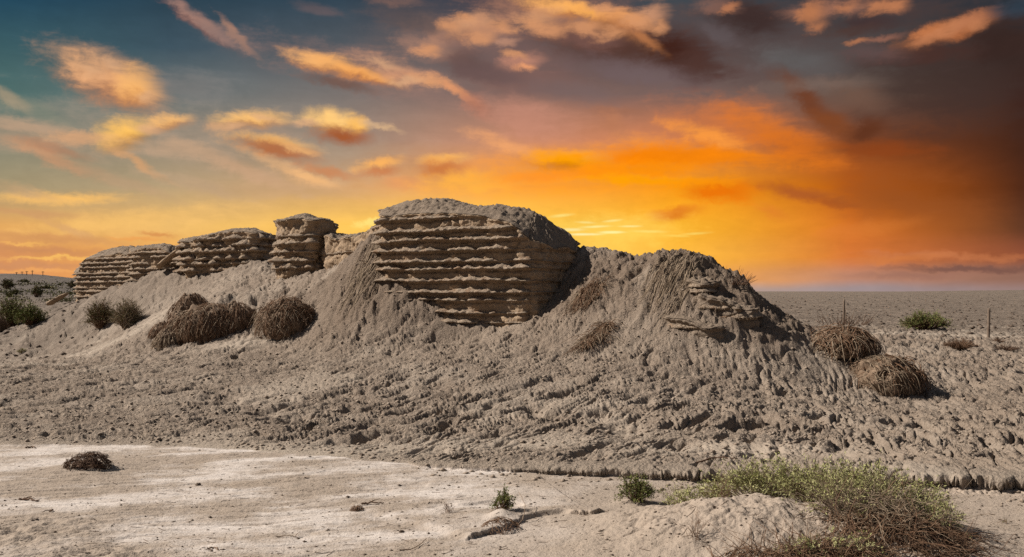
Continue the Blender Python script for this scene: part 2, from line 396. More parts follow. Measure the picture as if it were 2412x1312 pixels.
far_c = g.mix(g.mr(g.noise(1.1, 6, .75, (1, .6, 1)), .38, .62), (.125, .10, .08), (.235, .19, .152))
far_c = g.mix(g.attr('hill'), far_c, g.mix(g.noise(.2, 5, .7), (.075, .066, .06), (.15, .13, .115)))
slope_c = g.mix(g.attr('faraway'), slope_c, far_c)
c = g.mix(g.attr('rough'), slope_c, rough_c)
c = g.mix(g.attr('smooth'), c, g.mix(g.noise(4, 4), (.33, .275, .22), (.41, .35, .285)))
w = g.mix(g.attr('crust'), sand_c, crust_c)
c = g.mix(g.attr('wash'), c, w)
g.col(c)
hgt = g.math('ADD', g.math('MULTIPLY', g.noise(38, 4, .7), 1.0), g.math('MULTIPLY', g.noise(7, 3), 1.5))
g.bump(hgt, g.attr('bumpy'), .055)
MAT_GROUND = g.m

g = G('rammed_earth')
c = g.mix(g.noise(5, 4, .6, (1, 1, .5)), (.29, .20, .128), (.43, .32, .215))
c = g.mix(g.mr(g.noise(9, 3, .6, (2.5, 2.5, .5)), .5, .75, 0, .6), c, (.36, .30, .24))
c = g.mix(g.mr(g.noise(30, 3), .5, .8, 0, .5), c, (.15, .11, .08))
g.col(c); g.bump(g.math('ADD', g.noise(30, 5, .7), g.math('MULTIPLY', g.noise(9, 3, .6, (3, 3, .4)), 1.2)), .9, .03)
MAT_EARTH = g.m
g = G('crumbled_cap')
c = g.mix(g.noise(6, 4), (.20, .152, .113), (.32, .255, .195))
c = g.mix(g.mr(g.noise(40, 3), .5, .75, 0, .5), c, (.17, .135, .105))
g.col(c); g.bump(g.noise(34, 5, .75), .9, .04)
MAT_CAP = g.m
g = G('old_reeds')
c = g.mix(g.noise(12, 4, .6), (.27, .205, .145), (.42, .345, .27))
c = g.mix(g.mr(g.noise(4, 4, .7), .5, .68, 0, .6), c, (.30, .165, .085))
c = g.mix(g.mr(g.noise(70, 2, .6, (1, 1, .4)), .5, .7, 0, .75), c, (.15, .09, .055))
g.col(c); g.bump(g.noise(60, 4, .7, (1, 1, .35)), 1.0, .025)
MAT_REED = g.m
def simple(name, a, b, scale=20, rough=.85, spec=.2, trans=False):
    g = G(name); g.col(g.mix(g.mr(g.noise(scale, 3), .35, .65), a, b))
    g.b.inputs['Roughness'].default_value = rough; g.b.inputs['Specular IOR Level'].default_value = spec
    return g.m
MAT_BRUSH = simple('brush_brown', (.115, .062, .036), (.235, .15, .095), 14)
MAT_BRUSH_DARK = simple('brush_dark', (.075, .042, .028), (.15, .095, .062), 14)
MAT_BRUSH_PALE = simple('brush_pale', (.20, .145, .10), (.36, .285, .205), 14)
MAT_TUFT_EARTH = simple('tuft_earth', (.13, .088, .058), (.23, .165, .115), 18)
MAT_GREEN = simple('leaf_green', (.10, .13, .035), (.21, .225, .075), 9)
MAT_SAGE = simple('leaf_sage', (.25, .265, .085), (.46, .445, .23), 6)
MAT_OLIVE = simple('leaf_olive', (.085, .09, .034), (.165, .145, .06), 5)
MAT_WOOD = simple('weathered_wood', (.13, .095, .072), (.20, .155, .12), 8)
MAT_TWIG = simple('twig', (.17, .115, .08), (.33, .25, .18), 25)
MAT_STONE = simple('dark_clod', (.075, .055, .042), (.14, .105, .08), 30)

# ------------------------------------------------------------------ terrain
def bank_d(px):
    xs = [-900, 0, 300, 500, 800, 1000, 1200, 1400, 1600, 1800, 2100, 2412, 3300]
    ys = [1046, 1048, 1049, 1056, 1078, 1101, 1113, 1120, 1131, 1140, 1148, 1160, 1185]
    return CAMZ * F / (np.interp(px, xs, ys) - HY)
def bank_h(px):
    return np.interp(px, [0, 500, 950, 1050, 1300, 1500, 1800, 2100, 2412], [.014, .010, .010, .042, .075, .10, .11, .145, .155])
ctl = []
def cp(px, py, d): x, y, z = P(px, py, d); ctl.append((px, d, z))
def cz(px, z, d): ctl.append((px, d, z))
for px in range(-600, 3100, 150): cz(px, float(bank_h(np.array(px))), float(bank_d(np.array(px))) + .02)
# left flats and talus
for px in (-700, -300, 0, 200): cz(px, .10, 12); cz(px, .12, 17)
cz(-700, .2, 30); cz(-300, .15, 30); cz(-700, .6, 60); cz(-300, .8, 60); cz(-700, 2, 120); cz(-300, 3.4, 140)
cp(0, 780, 31); cp(100, 772, 33); cp(200, 790, 27); cp(60, 745, 40); cp(0, 740, 42); cp(0, 715, 62); cp(100, 700, 70)
cp(0, 690, 90); cp(120, 672, 110); cp(0, 649, 150); cp(85, 644, 158); cp(150, 648, 158); cp(200, 662, 158); cp(270, 672, 170); cz(400, 1.5, 160); cz(85, 2, 230); cz(-100, 2.5, 260)
cp(115, 716, 37); cp(150, 728, 33.5); cp(170, 704, 33); cp(220, 690, 31.5); cp(300, 656, 29.6); cp(380, 625, 28.3); cp(300, 700, 27.5); cp(230, 745, 28)
cp(330, 770, 24); cp(380, 720, 24); cp(420, 650, 26.8); cp(430, 600, 27.6); cp(480, 655, 25.6); cp(545, 650, 25.2); cp(600, 615, 25.3); cp(650, 592, 24.6)
cp(655, 650, 21.6); cp(700, 652, 20.4); cp(770, 630, 20.0); cp(830, 590, 18.6); cp(880, 545, 17.6); cp(905, 525, 17.2)
cp(300, 805, 20.5); cp(400, 828, 17.4); cp(450, 815, 17.2); cp(520, 812, 17.2); cp(600, 800, 17.2); cp(680, 792, 17.0); cp(745, 770, 17.2)
cp(430, 715, 20.3); cp(500, 700, 20.8); cp(600, 700, 20.0); cp(680, 700, 19.2); cp(750, 700, 18.4); cp(820, 660, 17.4); cp(860, 690, 16.6); cp(885, 650, 16.6); cp(870, 600, 17.1)
for px, py, d in ((400, 940, 11.6), (600, 940, 11.6), (800, 940, 11.3), (1000, 940, 11.0), (1200, 950, 10.4), (1400, 950, 10.1), (1600, 960, 9.7), (1800, 960, 9.8), (2000, 985, 9.7),
                  (300, 860, 16), (500, 860, 14.8), (700, 860, 14.2), (900, 860, 13.4), (1100, 860, 12.8), (1300, 860, 12.4), (1500, 860, 11.9), (1700, 860, 11.9), (1850, 860, 12.2),
                  (800, 790, 15.8), (900, 760, 15.6), (850, 725, 16.1), (1250, 800, 13.9), (1400, 800, 13.3), (1000, 800, 14.9), (1550, 800, 12.6), (1650, 800, 12.6)):
    cp(px, py, d)
# foot of the big wall face
for px, py, d in ((890, 672, 16.2), (930, 700, 16.05), (970, 724, 15.8), (1000, 748, 15.65), (1050, 772, 15.35), (1110, 780, 15.1), (1180, 768, 14.85), (1240, 750, 14.65), (1290, 732, 14.95), (1325, 705, 15.3), (1345, 665, 15.7), (1356, 620, 16.0)):
    cp(px, py, d)
# right of the big wall, saddle and right mound
cp(1400, 650, 14.9); cp(1380, 700, 14.5); cp(1366, 584, 16.4); cp(1372, 570, 17.0); cp(1405, 576, 16.4); cp(1440, 594, 15.9); cp(1490, 616, 15.4); cp(1530, 628, 15.0); cp(1570, 608, 14.7); cp(1615, 584, 14.4); cp(1655, 593, 14.3); cp(1695, 636, 14.1); cp(1735, 676, 13.9)
cp(1775, 706, 13.8); cp(1825, 742, 13.6); cp(1880, 772, 13.5); cp(1450, 700, 13.9); cp(1480, 650, 14.4); cp(1550, 660, 13.9); cp(1550, 720, 13.35); cp(1630, 640, 13.75); cp(1630, 700, 13.2); cp(1700, 680, 13.3); cp(1720, 740, 12.9); cp(1800, 770, 12.8)
cp(1450, 760, 13.4); cp(1900, 810, 12.8)
# behind the ridge
for px, z, d in ((1000, 2.2, 18.6), (1000, .8, 22), (1150, 2.2, 18.0), (1150, .6, 21), (1300, 1.9, 18.2), (1300, .4, 21), (1500, 1.2, 17.8), (1500, .2, 20.5), (1640, 1.2, 16.8), (1640, .2, 19.5), (1780, .9, 15.6), (1780, .22, 17.8), (1900, .55, 15.2), (1900, .2, 17.5),
                 (800, 2.2, 21.5), (800, .8, 26), (700, 2.1, 23), (700, .9, 28), (650, 2.2, 26.5), (540, 2.1, 28.5), (540, .9, 33), (400, 1.8, 31), (400, .9, 37), (300, 1.5, 33), (300, .7, 38), (180, 1.2, 34.5), (180, .8, 39), (200, .9, 48), (400, .8, 60), (800, .5, 60), (1200, .4, 60), (1600, .3, 60), (800, .3, 120), (1200, .3, 120)):
    cz(px, z, d)
# right flats
cp(1980, 832, 14.3); cp(2060, 832, 14.6); cp(2080, 925, 12.4); cp(2160, 910, 12.8); cp(2250, 935, 12.0); cp(2412, 930, 12.2); cp(2200, 830, 19); cp(2350, 830, 20); cp(2050, 790, 22); cp(2330, 798, 26); cp(2180, 775, 30); cp(1990, 775, 32)
cp(2250, 1020, 9.2); cp(2412, 1020, 9.4)
cp(1850, 745, 48); cp(2150, 745, 48); cp(2412, 745, 48); cp(1800, 693, 190); cp(2100, 688, 200); cp(2412, 683.5, 210); cp(2700, 681, 220); cp(3100, 690, 220); cz(2700, .15, 12); cz(2700, .2, 24); cz(3100, .3, 48); cp(1700, 695, 180)
for px in (-600, 200, 800, 1400, 2000, 2600): cz(px, -1.0, 420)
ctl = np.array(ctl)
def wc(px, d): return np.stack([np.arctan((px - CX) / F) * 2.2, np.log(d) * 2.2], -1)
CP = wc(ctl[:, 0], ctl[:, 1]); EPS = .17
def kern(a, b):
    d2 = ((a[:, None, :] - b[None, :, :]) ** 2).sum(-1); return np.sqrt(d2 + EPS ** 2)
n_ = len(CP); A = np.zeros((n_ + 3, n_ + 3)); A[:n_, :n_] = kern(CP, CP) + np.eye(n_) * -.012
A[:n_, n_] = 1; A[:n_, n_ + 1:] = CP; A[n_, :n_] = 1; A[n_ + 1:, :n_] = CP.T
sol = np.linalg.solve(A, np.concatenate([ctl[:, 2], [0, 0, 0]]))
def rbf(th, d):
    q = np.stack([th * 2.2, np.log(np.maximum(d, 1)) * 2.2], -1).reshape(-1, 2); out = np.empty(len(q))
    for i in range(0, len(q), 60000):
        c = q[i:i + 60000]; out[i:i + 60000] = kern(c, CP) @ sol[:n_] + sol[n_] + c @ sol[n_ + 1:]
    return out.reshape(np.shape(th))
def blob(x, y, px, d, rx, ry, rot=0.0, pw=1.0):
    cx, cy = XY(px, d); a = R(rot); ux = (x - cx) * math.cos(a) + (y - cy) * math.sin(a); uy = -(x - cx) * math.sin(a) + (y - cy) * math.cos(a)
    return np.exp(-((ux / rx) ** 2 + (uy / ry) ** 2) * pw)
def seg_sd(x, y, pts):
    """signed distance (positive = beyond, away from the viewer) to an open polyline"""
    best = np.full(x.shape, 1e9); sgn = np.ones(x.shape); par = np.zeros(x.shape)
    for i in range(len(pts) - 1):
        a, b = pts[i], pts[i + 1]; ex, ey = b[0] - a[0], b[1] - a[1]; l2 = ex * ex + ey * ey
        t = np.clip(((x - a[0]) * ex + (y - a[1]) * ey) / l2, 0, 1)
        d = np.hypot(x - a[0] - t * ex, y - a[1] - t * ey); c = ex * (y - a[1]) - ey * (x - a[0])
        m = d < best; best = np.where(m, d, best); sgn = np.where(m, np.sign(c), sgn); par = np.where(m, (i + t) / (len(pts) - 1), par)
    return best * sgn, par
CRACK = [XY(p, CAMZ * F / (q - HY)) for p, q in ((1090, 1280), (1140, 1264), (1200, 1250), (1222, 1236), (1270, 1230), (1330, 1220), (1400, 1226), (1440, 1212))]

def terrain(x, y):
    """height and surface masks at world points"""
    r = np.hypot(x, y); th = np.arctan2(x, y); front = (y > .3) & (np.abs(th) < 1.1)
    ths = np.clip(th, -.8, .8); d = r * np.cos(ths)
    d = np.where(np.abs(th) < .8, np.abs(y), r * math.cos(.8)); d = np.maximum(d, .3)
    px = CX + F * np.tan(ths)
    wob = .05 * perlin(px / 90, px * 0 + 3) + .025 * perlin(px / 25, px * 0 + 8)
    blk = np.abs(perlin(px / 66 + .45 * perlin(x * 7, y * 7), px * 0 + 21 + y * .6))   # blocks of the broken bank
    gap = (1 - sm(blk, .01, .09)) * (.25 + .75 * sm(px, 1300, 1700))
    sharp = sm(px, 950, 1350)
    bd = bank_d(px) + wob + sharp * (.08 * gap + .07 * fbm(x * 4, y * 4, 2) + .02 * fbm(x * 13, y * 13, 2))
    s = d - bd
    zb = rbf(ths, np.maximum(d, bd + .01))
    h = bank_h(px)
    step = np.where(h > .0145, sm(s, -.012, .018), sm(s, -.06, .06))
    wash = 1 - sm(s, -.012, .012)
    # --- wash
    zw = .016 * fbm(x * .8, y * .8, 3) + .010 * fbm(x * 5, y * 9, 5, .6)
    a1 = R(14); su = x * math.cos(a1) + y * math.sin(a1); sv = -x * math.sin(a1) + y * math.cos(a1)
    streak = fbm(su * .9, sv * 9, 4)
    zw = zw + .014 * streak * sm(px, 1300, 700) - .010 * np.clip(ridged(su * .8, sv * 6, 1) - .75, 0, 1) * 4 * sm(px, 1400, 800)
    dune = .26 * blob(x, y, 1930, 5.25, 1.25, .62, -6) + .10 * blob(x, y, 1700, 5.35, .55, .40, 10) + .06 * blob(x, y, 1500, 5.7, .35, .25)
    zw = zw + dune + dune * .22 * fbm(x * 5, y * 5, 5, .6) - .02 * np.clip(ridged(x * 2 + y, y * 7 - x * 3, 1) - .7, 0, 1) * 3 * blob(x, y, 1560, 5.4, .5, .5)
    cr, cpar = seg_sd(x, y, CRACK)
    crs = cr + .022 * perlin(x * 14, y * 14) + .012 * perlin(x * 40, y * 40)
    on = sm(cpar, 0, .08) * (1 - sm(cpar, .9, 1)); brk = sm(perlin(x * 3.1 + 4, y * 3.1), -.5, -.3)
    zw = zw + on * brk * .038 * sm(crs, -.008, .012) * np.exp(-np.maximum(crs, 0) / .9)
    low = blob(x, y, 40, 5.6, .55, .35) + blob(x, y, 230, 5.15, .4, .18)
    zw = zw + low * .05 * (fbm(x * 7, y * 9, 4) + .2)
    # small swells under the little plants
    for p_, q_, rr, hh in ((1180, 1228, .09, .055), (1490, 1190, .14, .04), (208, 1105, .28, .03)):
        zw = zw + hh * blob(x, y, p_, CAMZ * F / (q_ - HY), rr, rr)
    # --- slope
    far = sm(r, 25, 60)
    xw = x + .25 * fbm(x * 1.3, y * 1.3, 2); yw = y + .25 * fbm(x * 1.3 + 9, y * 1.3, 2)
    def rl(deg, fa, fb):
        a = R(deg); al = xw * math.sin(a) + yw * math.cos(a); ac = xw * math.cos(a) - yw * math.sin(a)
        return ridged(al * fa, ac * fb, 1)
    tR = sm(px, 1350, 2050)
    r1 = rl(50, .45, 2.0) * (1 - tR) + rl(12, .6, 2.0) * tR
    r2 = rl(53, .8, 5.6) * (1 - tR) + rl(6, 1.2, 5.2) * tR
    band = sm(s, .25, .9) * (1 - sm(s, 2.4, 4.2)) * sm(px, 300, 800) + .35 * sm(s, .1, .6)
    rill = (np.clip(r1 - .5, 0, 1) * 2.0) ** 1.1
    rill2 = (np.clip(r2 - .62, 0, 1) * 2.6) ** 1.1
    lown = fbm(x * .45 + 5, y * .45, 3)
    smooth = sm(lown, .18, .45) * .45
    for a in ((230, 21, 2.6, 1.0), (330, 22.5, 1.6, .8), (1250, 8.3, 1.6, .25), (560, 16.9, 1.0, .4), (2100, 28, 5, .8), (1750, 7.9, 1.2, .3), (900, 8.5, 2.5, .4), (2300, 27, 3, .8)):
        smooth = np.maximum(smooth, blob(x, y, *a) * .75)
    smooth = np.clip(smooth, 0, 1) * (1 - .9 * sm(r, 34, 60))
    rough = .9 * blob(x, y, 1600, 14.2, 1.9, 1.3, -40) + .9 * blob(x, y, 1420, 15.0, 1.2, 1.0) + .7 * blob(x, y, 1780, 13.5, 1.2, .9) + 1.0 * blob(x, y, 860, 17.1, 1.2, 1.4) + .5 * blob(x, y, 780, 18.5, 1.2, 1.0) + .5 * blob(x, y, 900, 16, 1.2, .5)
    rough = np.clip(rough, 0, 1)
    w1 = worley(x * 10, y * 10); w2 = worley(x * 24 + .3, y * 18)
    clod = np.sqrt(np.clip(1 - (w1 / .62) ** 2, 0, 1)); clod2 = np.sqrt(np.clip(1 - (w2 / .6) ** 2, 0, 1))
    cm = sm(fbm(x * 1.1, y * 1.1, 3), -.3, .35)
    amp = (1 - smooth * .85) * (1 - .6 * far)
    near_edge = sm(s, .02, .35)
    r3 = rl(52, 2.0, 13.0) * (1 - tR) + rl(8, 2.2, 13.0) * tR
    rill3 = (np.clip(r3 - .55, 0, 1) * 2.2) ** 1.2
    r4 = rl(46, .42, 1.7); rill4 = (np.clip(r4 - .74, 0, 1) * 3.8) ** 1.2
    def an(deg):
        a = R(deg); al = xw * math.sin(a) + yw * math.cos(a); ac = xw * math.cos(a) - yw * math.sin(a)
        w_ = worley(al * 3.6, ac * 11); return fbm(al * 1.5, ac * 5.5, 5, .6), np.sqrt(np.clip(1 - (w_ / .62) ** 2, 0, 1))
    tL = sm(px, 950, 250)
    (aL, cL), (aM, cM), (aR, cR) = an(70), an(52), an(8)
    ani = (aM * (1 - tL) + aL * tL) * (1 - tR) + aR * tR; acl = (cM * (1 - tL) + cL * tL) * (1 - tR) + cR * tR
    calm = 1 - .75 * rough; rill = rill * calm; rill2 = rill2 * calm; rill3 = rill3 * calm
    brk2 = sm(fbm(x * 2.3, y * 2.3, 3), -.25, .2)
    left = sm(px, 900, 200)
    w3 = worley(x * 4.3, y * 4.3); clod3 = np.sqrt(np.clip(1 - (w3 / .6) ** 2, 0, 1))
    zs = zb + amp * near_edge * ((.016 * fbm(x * 3.6, y * 3.6, 5, .6) + .045 * ani + .022 * acl * (.3 + .7 * cm)) + (.006 + .006 * left) * clod * cm + .012 * clod2 * (.4 + .6 * cm) + .0035 * rs.randn(*x.shape) * (.3 + .7 * cm) * (1 - .5 * far)
        + .02 * clod3 * sm(r, 12, 20) - band * .14 * rill * (.25 + .75 * brk2) - (.4 + band) * .07 * rill2 * (.3 + .7 * brk2) - .040 * rill3 * (.4 + cm) - .07 * rill4 * sm(s, .3, 1.5) * brk2 + .020 * fbm(x * 22, y * 12, 3, .6))
    zs = zs + sm(r, 13, 20) * (1 - far) * (.11 * fbm(x * 1.7, y * 1.7, 6, .62) - .05 * rill2 - .05 * rill4)
    zs = zs + .05 * fbm(x * .9, y * .9, 3) * sm(s, .3, 2)
    for a in ((680, 17.6, .95, .8, .16), (500, 18.2, 1.4, .8, .14), (1978, 14.4, .8, .7, .14), (2060, 12.6, .9, .7, .14), (1385, 14.6, .45, .4, .08), (1398, 13.2, .5, .4, .08)):
        zs = zs + a[4] * blob(x, y, *a[:4])
    zs = zs - .13 * blob(x, y, 1120, 15.0, 1.35, .5) - .05 * blob(x, y, 930, 16.0, .5, .4)
    for a in ((530, 19.3, 1.3, .55, .36), (670, 18.2, .7, .5, .22), (1950, 15.0, .7, .5, .24), (2020, 13.1, .8, .5, .22)):
        zs = zs + a[4] * blob(x, y, *a[:4])
    # mound texture: lumps and down-slope combing
    gl = (x * .55 - y * .84); gc = (x * .84 + y * .55)
    zs = zs + rough * (.07 * ridged(x * 2.1 + y, y * 3.0 - x * 1.5, 3) + .15 * fbm(x * 2.4, y * 2.4, 5, .6) + .07 * (worley(x * 3.2, y * 3.2) - .5) * -1.4 + .05 * fbm(x * 9, y * 9, 4, .6) + .04 * clod)
    zs = zs + .45 * far * fbm(x * .045, y * .045, 4) * sm(r, 40, 90) * (1 - sm(np.abs(px - 2100), 300, 800) * .0) * np.where(px > 1500, .25, 1)
    # lumps of the broken bank
    edge = np.exp(-np.maximum(s, 0) / .10) * sm(s, -.012, .03)
    zs = zs - sharp * (.07 * gap * np.exp(-np.maximum(s, 0) / .16) + .03 * np.exp(-np.maximum(s, 0) / .05)) + sharp * edge * .02 * fbm(x * 20, y * 20, 3)
    z = zw * (1 - step) + (zs) * step
    debris = sharp * (1 - sm(np.abs(s + .09), 0, .12)) * sm(px, 1900, 2200)
    z = z + debris * .03 * clod2 * (1 - step)
    crust = sm(.55 * fbm(su * .32 + 3, sv * 1.9, 6, .65) + .6 * fbm(x * .9 + 2, y * 1.3, 6, .7), -.16, .2)
    crust = crust * (1 - sm(px + 260 * perlin(x * 2, y * 2) , 950, 1500) * sm(8.2 - d, .5, 1.3)) * sm(d, 4.6, 5.6)
    crust = np.clip(crust * (1 - np.clip(dune * 9, 0, 1)) * (1 - np.clip(low, 0, 1)), 0, 1)
    crust = crust * np.where(px > 1500, .35, 1)
    bumpy = np.where(wash > .5, .42 * (1 - .3 * crust), .75 * (1 - smooth * .6) + .2 * rough)
    push = sharp * h * .55 * np.exp(-np.maximum(s, 0) / .05) * (s > 0) + on * brk * .02 * np.exp(-np.maximum(crs, 0) / .03) * (crs > 0) * (wash > .5)
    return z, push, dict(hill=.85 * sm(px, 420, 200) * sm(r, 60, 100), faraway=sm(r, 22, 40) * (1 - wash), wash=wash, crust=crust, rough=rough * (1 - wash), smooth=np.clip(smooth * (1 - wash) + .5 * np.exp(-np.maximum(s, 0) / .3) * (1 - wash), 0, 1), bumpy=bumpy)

dth = .00125
thd = np.arange(-.68, .68, dth)
thc = np.concatenate([np.linspace(-math.pi, -1.0, 60, endpoint=False), np.linspace(-1.0, -.68, 60, endpoint=False)])
TH = np.concatenate([thc, thd, -thc[::-1][:-1]])
RR = np.concatenate([np.linspace(.4, 3.9, 40, endpoint=False), np.exp(np.arange(math.log(3.9), math.log(5.2), .0033)), np.exp(np.arange(math.log(5.2), math.log(9.0), .0013)), np.exp(np.arange(math.log(9.0), math.log(19), .0033)), np.exp(np.arange(math.log(19), math.log(60), .0055)), np.exp(np.linspace(math.log(60), math.log(500), 130)), [700, 1200, 2500, 6000, 12000]])
TT, RG = np.meshgrid(TH, RR)
gx, gy = RG * np.sin(TT), RG * np.cos(TT)
gz, gpush, gm = terrain(gx, gy)
gz = np.where(RG > 500, -1.0 - (RG - 500) * .002, gz)
def ground(x, y):
    th = math.atan2(x, y); r = math.hypot(x, y)
    i = np.interp(r, RR, np.arange(len(RR))); j = np.interp(th, TH, np.arange(len(TH)))
    i0 = min(int(i), len(RR) - 2); j0 = min(int(j), len(TH) - 2); a, b = i - i0, j - j0
    return float((gz[i0, j0] * (1 - b) + gz[i0, j0 + 1] * b) * (1 - a) + (gz[i0 + 1, j0] * (1 - b) + gz[i0 + 1, j0 + 1] * b) * a)
def groundv(x, y):
    x = np.asarray(x); th = np.arctan2(x, y); r = np.hypot(x, y)
    i = np.interp(r, RR, np.arange(len(RR))); j = np.interp(th, TH, np.arange(len(TH)))
    i0 = np.minimum(i.astype(int), len(RR) - 2); j0 = np.minimum(j.astype(int), len(TH) - 2); a, b = i - i0, j - j0
    return (gz[i0, j0] * (1 - b) + gz[i0, j0 + 1] * b) * (1 - a) + (gz[i0 + 1, j0] * (1 - b) + gz[i0 + 1, j0 + 1] * b) * a
def gd(px, py, d0=4.0, d1=260.0):
    """distance at which the sight line through a photo point first meets the ground"""
    d = np.exp(np.linspace(math.log(d0), math.log(d1), 5000)); x = (px - CX) / F * d
    hit = groundv(x, d) >= CAMZ - (py - HY) / F * d
    return float(d[np.argmax(hit)]) if hit.any() else d1
nr, nc = gx.shape
ctr = np.array([[0, 0, 0.0]])
sc_p = 1 - gpush / RG      # the bank's lip overhangs a little
V = np.concatenate([np.stack([gx * sc_p, gy * sc_p, gz], -1).reshape(-1, 3), ctr])
fan = np.stack([np.full(nc, nr * nc), (np.arange(nc) + 1) % nc, np.arange(nc)], -1)
gf = gridfaces(nr, nc, True)[:, ::-1]
gnd = mk('ground', V, [gf, fan[:, ::-1]], MAT_GROUND, attrs={k: np.append(v.ravel(), v.ravel()[0]) for k, v in gm.items()})
gnd['kind'] = 'structure'

# ------------------------------------------------------------------ layered walls
def resample(poly, step, closed=True, cut=.18):
    p = np.array(poly, float)
    if closed: p = np.vstack([p, p[:1]])
    # round the corners a little
    for _ in range(2):
        q = []
        for a, b in zip(p[:-1], p[1:]): q += [a * (1 - cut) + b * cut, a * cut + b * (1 - cut)]
        q.append(q[0]); p = np.array(q)
    sl_ = np.concatenate([[0], np.cumsum(np.hypot(*np.diff(p, axis=0).T))])
    n = max(12, int(sl_[-1] / step)); t = np.linspace(0, sl_[-1], n, endpoint=False)
    return np.stack([np.interp(t, sl_, p[:, 0]), np.interp(t, sl_, p[:, 1])], -1), t
def wall(root, poly, zbot, topf, ledges, step, seed, lean=0.0, depth=.07, fibre=60, presence=None, dome=.0, ledge_th=.07, fl=.07, cut=.10, amp=1.0, mb=None):
    """poly must be anticlockwise seen from above"""
    p, t = resample(poly, step, cut=cut); n = len(p)
    tan = np.roll(p, -1, 0) - np.roll(p, 1, 0); tan /= np.linalg.norm(tan, axis=1, keepdims=True)
    for _ in range(3): tan = (tan + np.roll(tan, 1, 0) + np.roll(tan, -1, 0)); tan /= np.linalg.norm(tan, axis=1, keepdims=True)
    nor = np.stack([tan[:, 1], -tan[:, 0]], -1)
    top = topf(p[:, 0], p[:, 1]) + .07 * fbm(t * 2.2 + seed, t * 0 + 1, 4, .6)
    zz0 = np.linspace(0, 1, max(12, int((top.max() - zbot) / (step * .7))))
    Z = zbot + zz0[:, None] * (top[None, :] - zbot)
    Tt = np.broadcast_to(t[None, :], Z.shape)
    off = amp * .12 * fbm(Tt * 1.1 + seed, Z * 1.1, 3) + amp * .06 * fbm(Tt * 4 + seed, Z * 4, 4) + .018 * fbm(Tt * 16, Z * 16 + seed, 3)
    # vertical drip grooves and cracks
    off = off - .05 * np.clip(ridged(Tt * .38 + seed * 3 + .12 * perlin(Tt * 3, Z * 4), Z * .35, 1) - .86, 0, 1) * 7 - .03 * np.clip(fbm(Tt * 2.5, Z * 3 + seed, 3) - .1, 0, 1) * 4
    zk_of = lambda k: ledges[k] + .025 * math.sin(k * 2.3 + seed) + .03 * fbm(t * .8 + 11 * k + seed, t * 0, 2) + .02 * fbm(t * 2.2 + 5 * k, t * 0 + seed, 3)
    for k in range(len(ledges)):
        zk = zk_of(k)[None, :]
        f = (Z - zk); off = off - .035 * np.exp(-((f + .035) / .03) ** 2)      # washed-out strip right under each ledge
    rimt = sm(Z - top[None, :], -.10, -.02)
    off = off + .05 * rimt * (1 + fbm(Tt * 6, Z * 0 + seed, 3)) - .09 * sm(Z - top[None, :], -.035, 0)
    off = off + lean * (Z - zbot)
    X = p[None, :, 0] + nor[None, :, 0] * off; Y = p[None, :, 1] + nor[None, :, 1] * off
    body = np.stack([X, Y, Z], -1)
    mk('earth_body', body.reshape(-1, 3), [gridfaces(len(zz0), n, True)], mb or MAT_EARTH, root)
    # crumbled cap
    c0 = p.mean(0); rings = 22; ring = []
    ax = np.array([body[-1, :, 0], body[-1, :, 1]]).T
    # spine instead of a single centre keeps long walls natural
    far_i = np.argmax(((ax - c0) ** 2).sum(1)); dv = ax[far_i] - c0; L_ = np.linalg.norm(dv); dv /= L_
    sp = c0 + dv * np.clip(((ax - c0) @ dv), -L_ * .55, L_ * .55)[:, None]
    for k in range(rings + 1):
        f = k / rings; q = ax * (1 - f) + sp * f
        z = topf(q[:, 0], q[:, 1]) * sm(np.array(f), -.01, .06) + top * (1 - sm(np.array(f), -.01, .06))
        z = z + dome * (1 - (1 - f) ** 2) + sm(np.array(f), 0, .15) * (.06 * fbm(q[:, 0] * 3 + seed, q[:, 1] * 3, 5, .6) + .04 * fbm(q[:, 0] * 13, q[:, 1] * 13, 3) + .035 * np.sqrt(np.clip(1 - (worley(q[:, 0] * 9, q[:, 1] * 9) / .6) ** 2, 0, 1)))
        if k == 0: q = q + nor * .03
        ring.append(np.stack([q[:, 0], q[:, 1], z], -1))
    und = np.stack([ax[:, 0], ax[:, 1], top - .035], -1)
    lip = np.stack([ring[0][:, 0] + nor[:, 0] * .035, ring[0][:, 1] + nor[:, 1] * .035, top - .012 + .015 * fbm(t * 9, t * 0 + seed, 2)], -1)
    cap = np.stack([und, lip] + ring)
    mk('earth_cap', cap.reshape(-1, 3), [gridfaces(len(cap), n, True)], MAT_CAP, root)
    # reed ledges
    for k in range(len(ledges)):
        zk = zk_of(k); ok = top - zk > .07
        pr = sm(fbm(t * .55 + 7 * k + seed * 1.7, t * 0 + k * 3.3, 3), -.5, -.22) * (.75 + .5 * fbm(t * 2.2 + k, t * 0 + seed, 2) + .35)
        if presence is not None: pr = pr * presence(p[:, 0], p[:, 1], k)
        pr = np.where(ok, pr, 0) * sm(top - zk, .05, .12)
        pr = np.clip(pr, 0, 1.35)
        lump = np.clip(1 + .8 * fbm(t * 5 + k * 3, t * 0 + seed, 4, .55), .4, 1.8)
        D = depth * pr * lump; Hh = ledge_th * (.35 + .65 * pr) * np.clip(1 + .9 * fbm(t * 5 + k * 5, t * 0 + 2 + seed, 4, .6), .35, 2.2)
        prof = [(-.06, .10), (.55, -.12), (.95, -.10), (1.08, .10), (1.0, .30), (.72, .52), (.34, .80), (-.06, 1.15)]
        oo = np.array([np.interp(0, [0], [0])])
        j = [int(np.argmin(np.abs(Z[:, i] - zk[i]))) for i in range(n)]
        wo_ = off[np.array(j), np.arange(n)]
        rws = []
